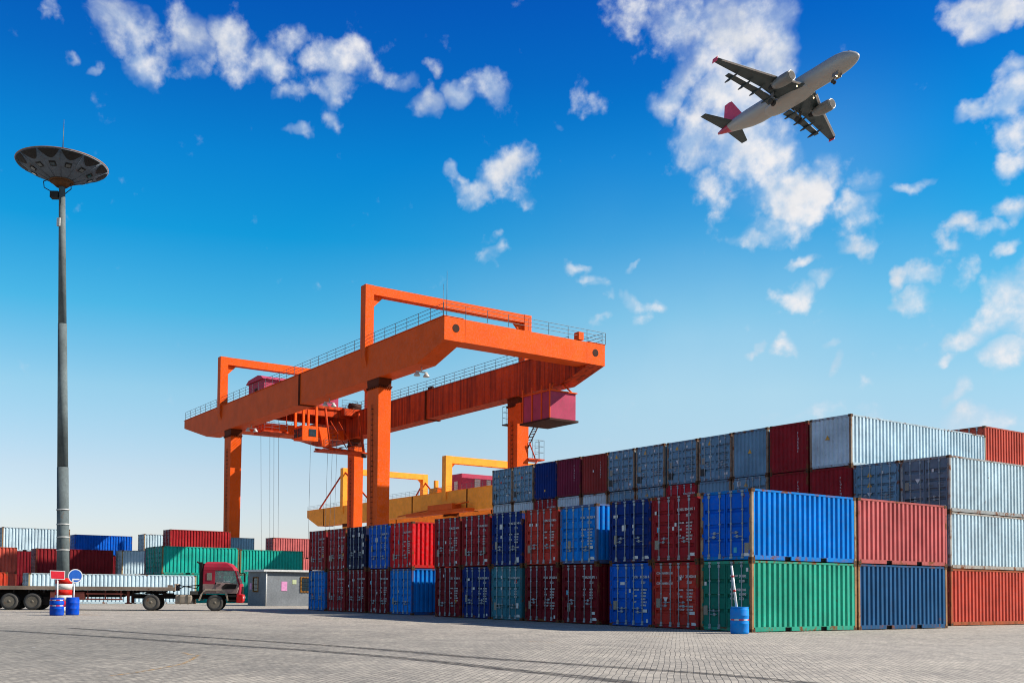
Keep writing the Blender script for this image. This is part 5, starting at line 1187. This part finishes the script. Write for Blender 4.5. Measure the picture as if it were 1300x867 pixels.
# torso and arms as one closed body, lofted by rings
def ringtube(b, pts, n=10):
    v = []
    for (p, rx, ry) in pts:
        for i in range(n):
            a = 2 * math.pi * i / n; v.append((p[0] + rx * math.cos(a), p[1] + ry * math.sin(a), p[2]))
    f_ = [(j * n + i, j * n + (i + 1) % n, (j + 1) * n + (i + 1) % n, (j + 1) * n + i) for j in range(len(pts) - 1) for i in range(n)]
    f_ += [tuple(range(n))[::-1], tuple((len(pts) - 1) * n + i for i in range(n))]
    b.add(v, f_, True)
ringtube(b, [((0.30, -0.62, 1.50), 0.13, 0.18), ((0.30, -0.62, 1.72), 0.13, 0.19), ((0.32, -0.62, 1.92), 0.13, 0.22), ((0.33, -0.62, 2.00), 0.10, 0.18), ((0.34, -0.62, 2.03), 0.06, 0.06), ((0.36, -0.62, 2.08), 0.055, 0.055), ((0.38, -0.62, 2.12), 0.085, 0.065), ((0.39, -0.62, 2.20), 0.105, 0.075), ((0.38, -0.62, 2.28), 0.10, 0.075), ((0.37, -0.62, 2.33), 0.05, 0.04)], 14)
b.add([(0.485, -0.635, 2.19), (0.485, -0.605, 2.19), (0.52, -0.62, 2.175), (0.485, -0.62, 2.225)], [(0, 1, 2), (0, 2, 3), (1, 3, 2)])
body = link('body', b.mesh('body', M['skin']), per)
b = MB(); ringtube(b, [((0.30, -0.62, 1.49), 0.145, 0.20), ((0.30, -0.62, 1.72), 0.145, 0.205), ((0.32, -0.62, 1.92), 0.145, 0.235), ((0.33, -0.62, 2.01), 0.11, 0.19), ((0.34, -0.62, 2.05), 0.07, 0.07)], 14)
for s in (-1, 1): b.tube((0.33, -0.62 + s * 0.2, 1.95), (0.52, -0.62 + s * 0.26, 1.76), 0.07, 8, 0.055); b.tube((0.52, -0.62 + s * 0.26, 1.76), (0.82, -0.62 + s * 0.16, 1.80), 0.05, 8, 0.04)
link('shirt', b.mesh('shirt', M['shirt']), per)
b = MB(); ringtube(b, [((0.35, -0.62, 2.20), 0.105, 0.085), ((0.36, -0.62, 2.30), 0.11, 0.085), ((0.36, -0.62, 2.35), 0.06, 0.05)], 14); link('hair', b.mesh('hair', M['hair']), per)

trailer = thing('flatbed_trailer', 'empty low flatbed semi trailer with dusty tandem wheels behind the red lorry', 'trailer', TO, HD)
b = MB(); b.box(-14.6, -2.35, -1.24, 1.24, 1.20, 1.42)
link('deck', b.mesh('deck', M['deckwood'], 0.01), trailer)
b = MB()
for s in (-1, 1):
    b.prism([(-14.4, 1.19), (-3.0, 1.19), (-3.0, 1.10), (-4.9, 1.08), (-5.6, 0.78), (-14.4, 0.78)], 'y', s * 0.5 - 0.05, s * 0.5 + 0.05)
for i in range(13): b.box(-14.2 + i * 0.85, -14.12 + i * 0.85, -1.15, 1.15, 1.02, 1.19)
link('chassis', b.mesh('chassis', M['chassis']), trailer)
for x in (-10.55, -11.85, -13.15):
    for s in (-1, 1):
        wheel(trailer, x, s * 1.05, s=s, deep=0.14); wheel(trailer, x, s * 0.72, s=s)
b = MB()
for x in (-10.55, -11.85, -13.15): b.tube((x, -1.0, 0.5), (x, 1.0, 0.5), 0.08, 10)
b.box(-13.6, -10.0, -0.62, -0.56, 0.55, 0.8); b.box(-13.6, -10.0, 0.56, 0.62, 0.55, 0.8)
b.box(-10.0, -8.9, -0.9, 0.9, 0.30, 0.78)
link('axle', b.mesh('axle', M['chassis']), trailer)
b = MB(); b.box(-9.55, -7.6, -1.2, -0.7, 0.62, 1.10); link('toolbox', b.mesh('toolbox', M['trail_red'], 0.02), trailer)
b = MB()
for z in (0.62, 0.95): b.box(-7.5, -5.4, -1.2, -1.14, z, z + 0.09)
for x in (-7.4, -6.4, -5.5): b.box(x - 0.04, x + 0.04, -1.14, -1.10, 0.62, 1.195)
link('side_guard', b.mesh('side_guard', M['trail_red']), trailer)
for s in (-1, 1):
    b = MB(); b.box(-5.2, -5.04, s * 0.85 - 0.08, s * 0.85 + 0.08, 0.45, 1.15); b.box(-5.3, -4.94, s * 0.85 - 0.15, s * 0.85 + 0.15, 0.40, 0.45); b.tube((-5.12, s * 0.85, 0.9), (-5.9, s * 0.7, 1.15), 0.04, 6); link('landing_leg', b.mesh('landing_leg', M['trail_red']), trailer)
b = MB(); b.box(-2.4, -2.34, -1.2, 1.2, 1.42, 1.62); b.box(-2.8, -2.5, -1.22, -1.12, 1.42, 1.55); link('headboard', b.mesh('headboard', M['deckwood']), trailer)

# ------------------------------------------------------------------ airliner
AP = [[0.99645, 0.07194, -0.04377], [-0.05877, 0.96635, 0.25041], [0.06031, -0.24695, 0.96715]]
plane = thing('airliner', 'white twin engine airliner with red tail climbing in front of the white cloud', 'aeroplane', (-107.263, 136.684, 100.791))
plane.rotation_euler = Matrix(AP).to_euler()
def fus_mat():
    m, nt, b = new_mat('airliner_paint')
    tc = nt.nodes.new('ShaderNodeTexCoord'); sp = nt.nodes.new('ShaderNodeSeparateXYZ'); nt.links.new(tc.outputs['Object'], sp.inputs[0])
    k = nt.nodes.new('ShaderNodeMath'); k.operation = 'MULTIPLY_ADD'; nt.links.new(sp.outputs[2], k.inputs[0]); k.inputs[1].default_value = 0.45; nt.links.new(sp.outputs[0], k.inputs[2])
    tail = maprange(nt, k.outputs[0], -14.9, -14.7, 1, 0)
    n = noise(nt, objvec(nt, (0.3, 1, 1)), 1.5, 5)
    nt.links.new(mixn(nt, tail, mixn(nt, n, (0.24, 0.235, 0.22), (0.29, 0.285, 0.27)), (0.36, 0.012, 0.04)), b.inputs['Base Color'])
    b.inputs['Roughness'].default_value = 0.35
    return m
M['fus'] = fus_mat()
M['wing'] = plain('grey_wing', (0.035, 0.058, 0.064), 0.45, 0, 0.12, 0.8)
M['slat'] = plain('light_slat', (0.7, 0.7, 0.7), 0.4)
M['tailred'] = plain('red_fin', (1.0, 0.11, 0.16), 0.4, 0, 0.1, 1)
M['nacelle'] = plain('nacelle_grey', (0.22, 0.22, 0.21), 0.35, 0, 0.1, 1)
def loft(secs, n=28):
    b = MB(); v = []
    for (x, zc, ry, rz) in secs:
        for i in range(n):
            a = 2 * math.pi * i / n; v.append((x, ry * math.cos(a), zc + rz * math.sin(a)))
    f_ = [(j * n + i, j * n + (i + 1) % n, (j + 1) * n + (i + 1) % n, (j + 1) * n + i) for j in range(len(secs) - 1) for i in range(n)]
    b.add(v, f_, True); b.add(v[:n], [tuple(range(n))]); b.add(v[-n:], [tuple(range(n))[::-1]])
    return b
NX = 17.0
fb = loft([(NX + .6, -.55, .05, .05), (NX + .45, -.5, .45, .42), (NX, -.4, .85, .82), (NX - .9, -.22, 1.35, 1.3), (NX - 2.2, -.07, 1.75, 1.72), (NX - 3.8, 0, 1.95, 1.95), (NX - 5, 0, 1.98, 2.0), (-7, 0, 1.98, 2.0), (-9.5, .18, 1.85, 1.84), (-12.5, .55, 1.45, 1.42), (-15.5, .85, .95, .95), (-17.6, 1.0, .5, .52), (-18.7, 1.05, .22, .25)])
fus = link('fuselage', fb.mesh('fuselage', M['fus']), plane)
bf = loft([(7.6, -1.5, .3, .2), (6.3, -1.45, 1.5, .75), (4, -1.4, 1.95, .95), (-1.5, -1.4, 1.95, .98), (-3.6, -1.42, 1.5, .75), (-5.2, -1.5, .4, .25)])
link('belly_fairing', bf.mesh('belly_fairing', M['fus']), fus)
b = MB(); b.add([(NX - 1.0, -1.0, 0.75), (NX - 0.35, -0.55, 0.55), (NX - 0.35, 0.55, 0.55), (NX - 1.0, 1.0, 0.75), (NX - 1.35, 0.9, 1.1), (NX - 1.35, -0.9, 1.1)], [(0, 1, 2, 3, 4, 5)]); link('cockpit_window', b.mesh('cockpit_window', M['seal']), fus)
def wing_mesh(st, name, mat, s):
    """st: (y, x_le, x_te, z, thickness)"""
    b = MB(); v = []; prof = [(0, 0), (0.08, 0.42), (0.3, 0.55), (0.65, 0.32), (1, 0.02), (1, -0.02), (0.65, -0.2), (0.3, -0.42), (0.08, -0.34)]
    for (y, xl, xt, z, t_) in st:
        for (c, h) in prof: v.append((xl + (xt - xl) * c, s * y, z + h * t_))
    n = len(prof); f_ = [(j * n + i, j * n + (i + 1) % n, (j + 1) * n + (i + 1) % n, (j + 1) * n + i) for j in range(len(st) - 1) for i in range(n)]
    f_ += [tuple(range(n)), tuple((len(st) - 1) * n + i for i in range(n))]
    b.add(v, f_); return b.mesh(name, mat)
for s in (-1, 1):
    wg = link('wing', wing_mesh([(1.2, 6.6, -.3, -1.35, 1.1), (6.3, 3.6, -.6, -.75, .62), (16.9, -1.7, -3.2, .55, .22)], 'wing', M['wing'], s), plane)
    link('flap', wing_mesh([(2.0, -.15, -2.2, -1.75, .3), (6.2, -.75, -2.4, -1.1, .26)], 'flap', M['wing'], s), wg)
    link('flap', wing_mesh([(6.5, -.85, -2.5, -1.08, .24), (13.0, -2.55, -3.7, -.25, .16)], 'flap', M['wing'], s), wg)
    link('slat', wing_mesh([(2.3, 6.35, 5.75, -1.45, .25), (5.0, 4.75, 4.2, -1.15, .2)], 'slat', M['slat'], s), wg)
    link('slat', wing_mesh([(6.6, 3.85, 3.35, -.95, .2), (16.2, -1.0, -1.5, .2, .12)], 'slat', M['slat'], s), wg)
    link('gap_highlight', wing_mesh([(2.2, -.02, -.14, -1.55, .12), (12.8, -2.42, -2.52, -.2, .1)], 'shroud', M['slat'], s), wg)
    for y, x in ((3.4, -1.0), (6.4, -1.4), (9.0, -2.0), (12.0, -2.7)):
        b = MB(); z = -1.35 + (y - 1.2) * 0.115 - 0.45; b.prism([(x + 2.0, z + 0.1), (x + 0.6, z - 0.22), (x - 1.0, z - 0.32), (x - 1.9, z - 0.2), (x - 1.0, z + 0.1)], 'y', s * y - 0.13, s * y + 0.13); link('flap_track_fairing', b.mesh('flap_track_fairing', M['wing']), wg)
    b = MB(); b.box(-3.3, -1.9, s * 16.9 - 0.03, s * 16.9 + 0.03, .1, 1.1); link('wingtip_fence', b.mesh('wingtip_fence', M['tailred']), wg)
    en = loft([(7.0, -2.15, .90, .92), (7.1, -2.15, .98, 1.0), (6.3, -2.15, 1.12, 1.15), (4.8, -2.1, 1.12, 1.14), (3.4, -2.05, .92, .94), (2.6, -2.0, .68, .68)])
    en.v = [(x, y + s * 5.75, z) for x, y, z in en.v]
    eg = link('engine', en.mesh('engine', M['nacelle']), plane)
    b = MB(); b.lathe([(0.84, 7.105), (0.84, 7.115)], (0, s * 5.75, -2.15), 'x', 28, False); link('intake', b.mesh('intake', M['seal']), eg)
    b = MB(); b.lathe([(0.4, 1.5), (0.55, 2.62)], (0, s * 5.75, -2.0), 'x', 20); link('exhaust', b.mesh('exhaust', M['seal']), eg)
    b = MB(); b.prism([(6.0, -1.05), (3.6, -0.85), (1.6, -1.0), (3.0, -1.4)], 'y', s * 5.75 - 0.15, s * 5.75 + 0.15); link('pylon', b.mesh('pylon', M['nacelle']), eg)
    link('stabiliser', wing_mesh([(.4, -12.9, -16.9, 1.0, .42), (6.2, -16.3, -17.9, 1.5, .18)], 'stabiliser', M['wing'], s), plane)
    gr = link('landing_gear', None, plane)
    b = MB(); b.tube((0.6, s * 3.8, -1.2), (0.6, s * 3.8, -3.5), 0.14, 8); b.tube((0.6, s * 3.8, -2.9), (0.6, s * 2.2, -1.7), 0.09, 8); b.box(0.3, 1.0, s * 4.0, s * 4.06, -3.0, -1.5); link('strut', b.mesh('strut', M['nacelle']), gr)
    for dy in (-0.45, 0.45):
        b = MB(); b.lathe([(0.2, -0.2), (0.52, -0.2), (0.58, -0.1), (0.58, 0.1), (0.52, 0.2), (0.2, 0.2)], (0.6, s * 3.8 + dy, -3.6), 'y', 20); link('wheel', b.mesh('wheel', M['tyre']), gr)
fin = MB(); v = []
for (z, xl, xt, th) in ((1.6, -11.2, -17.3, .32), (7.7, -16.0, -18.1, .14)):
    v += [(xl, 0, z), (xl + (xt - xl) * .35, th, z), (xt, 0, z), (xl + (xt - xl) * .35, -th, z)]
fin.add(v, [(0, 1, 5, 4), (1, 2, 6, 5), (2, 3, 7, 6), (3, 0, 4, 7), (4, 5, 6, 7), (3, 2, 1, 0)])
link('fin', fin.mesh('fin', M['tailred']), plane)
gr = link('landing_gear', None, plane)
b = MB(); b.tube((12.3, 0, -1.7), (12.3, 0, -3.3), 0.11, 8); b.tube((12.3, 0, -2.6), (13.4, 0, -1.8), 0.06, 6); b.box(12.2, 13.6, -0.55, -0.5, -2.7, -1.8); b.box(12.2, 13.6, 0.5, 0.55, -2.7, -1.8); link('strut', b.mesh('strut', M['nacelle']), gr)
for dy in (-0.25, 0.25):
    b = MB(); b.lathe([(0.1, -0.12), (0.36, -0.12), (0.38, 0), (0.36, 0.12), (0.1, 0.12)], (12.3, dy, -3.4), 'y', 18); link('wheel', b.mesh('wheel', M['tyre']), gr)
def glow():
    m, nt, b = new_mat('landing_light'); b.inputs['Emission Color'].default_value = (1, 0.72, 0.42, 1); b.inputs['Emission Strength'].default_value = 3.0; return m
M['glow'] = glow()
for p in ((12.75, -0.16, -2.3), (12.75, 0.16, -2.3), (5.3, -2.4, -1.75), (5.3, 2.4, -1.75)):
    b = MB(); b.lathe([(0.0, 0.13), (0.13, 0.06), (0.13, 0.0)], p, 'x', 12); link('landing_light', b.mesh('landing_light', M['glow']), plane)
